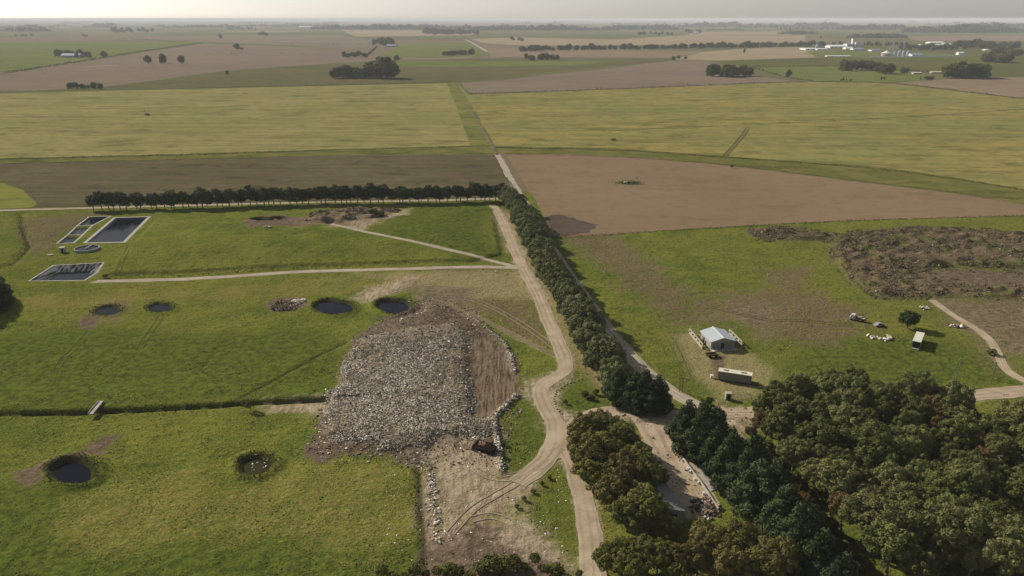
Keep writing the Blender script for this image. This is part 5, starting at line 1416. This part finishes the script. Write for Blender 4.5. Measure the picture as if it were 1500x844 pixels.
for px, lab in ((1311, 'slim grain elevator tower at the left end of the steel silos'), (1326.5, 'slim grain elevator tower in the middle of the steel silos')):
    k = PXM(83); p = G(px, 83); o = empty('elevator_tower', (p[0], p[1] + 18, 0)); tag(o, lab, 'tower'); hh = 19 / k
    m = MB()
    for sx in (-1, 1):
        for sy in (-1, 1): m.tube((sx * 1.3, sy * 1.3, -.3), (sx * 1.3, sy * 1.3, hh), .28, n=5)
    for j in range(10):
        za, zb = hh * j / 10, hh * (j + 1) / 10
        for sy in (-1, 1): m.tube((-1.3, sy * 1.3, za), (1.3, sy * 1.3, zb), .18, n=4); m.tube((1.3, sy * 1.3, za), (-1.3, sy * 1.3, zb), .18, n=4)
    m.build('frame', M_SILO, o); m = MB(); m.box((0, 0, hh + 1.2), (4, 4, 3)); m.build('head', M_SILO, o)
    m = MB(); m.tube((0, 0, hh), (-14 if px < 1320 else 13, 0, 14), .5, n=6); m.build('chute', M_SILO, o)

# ------------------------------------------------------------------ air, light, camera
hz = MB(); hz.box((0, 30000, 52), (130000, 66000, 116))   # from 6 m under the land to 110 m
vm = bpy.data.materials.new('haze'); vm.use_nodes = True; nt = vm.node_tree; nt.nodes.clear()
out = nt.nodes.new('ShaderNodeOutputMaterial'); pv = nt.nodes.new('ShaderNodeVolumePrincipled'); nt.links.new(pv.outputs[0], out.inputs['Volume'])
pv.inputs['Color'].default_value = (.93, .95, .98, 1); pv.inputs['Density'].default_value = HAZE = .62e-4; pv.inputs['Anisotropy'].default_value = .0
ho = hz.build('haze', vm); tag(ho, 'thin pale haze lying over the whole plain', 'haze', kind='stuff')

EL = math.radians(30.5); AZ = (-.78, .62)
sv = Vector((AZ[0] * math.cos(EL), AZ[1] * math.cos(EL), math.sin(EL))).normalized()
sl = bpy.data.lights.new('sun', 'SUN'); sl.energy = 4.8; sl.angle = math.radians(.55); sl.color = (1.0, .93, .82)
so = bpy.data.objects.new('sun', sl); COL.objects.link(so); so.rotation_euler = (-sv).to_track_quat('-Z', 'Y').to_euler(); so.location = (-80, 60, 90)
wd = bpy.data.worlds.new('World'); SC.world = wd; wd.use_nodes = True; wt = wd.node_tree
bg = wt.nodes['Background']; sk = wt.nodes.new('ShaderNodeTexSky'); sk.sky_type = 'NISHITA'; sk.sun_disc = False
sk.sun_elevation = EL; sk.sun_rotation = math.atan2(AZ[0], AZ[1]); sk.air_density = 1.0; sk.dust_density = .6; sk.altitude = 100
hsv = wt.nodes.new('ShaderNodeHueSaturation'); hsv.inputs['Saturation'].default_value = .35; wt.links.new(sk.outputs[0], hsv.inputs['Color']); wt.links.new(hsv.outputs[0], bg.inputs['Color']); bg.inputs['Strength'].default_value = .07

cd = bpy.data.cameras.new('camera'); cam = bpy.data.objects.new('camera', cd); COL.objects.link(cam)
cam.location = (0, 0, CAMH); cam.rotation_euler = (PI / 2 - TILT, 0, 0)
cd.sensor_fit = 'HORIZONTAL'; cd.angle = 2 * math.atan(750 / FPX); cd.clip_start = .5; cd.clip_end = 200000
SC.camera = cam
SC.view_settings.view_transform = 'Standard'; SC.view_settings.look = 'None'; SC.view_settings.exposure = .28; SC.view_settings.gamma = 1
SC.render.engine = 'CYCLES'; SC.cycles.max_bounces = 4; SC.cycles.diffuse_bounces = 2; SC.cycles.glossy_bounces = 2; SC.cycles.volume_bounces = 0
SC.cycles.use_denoising = True; SC.cycles.use_adaptive_sampling = False
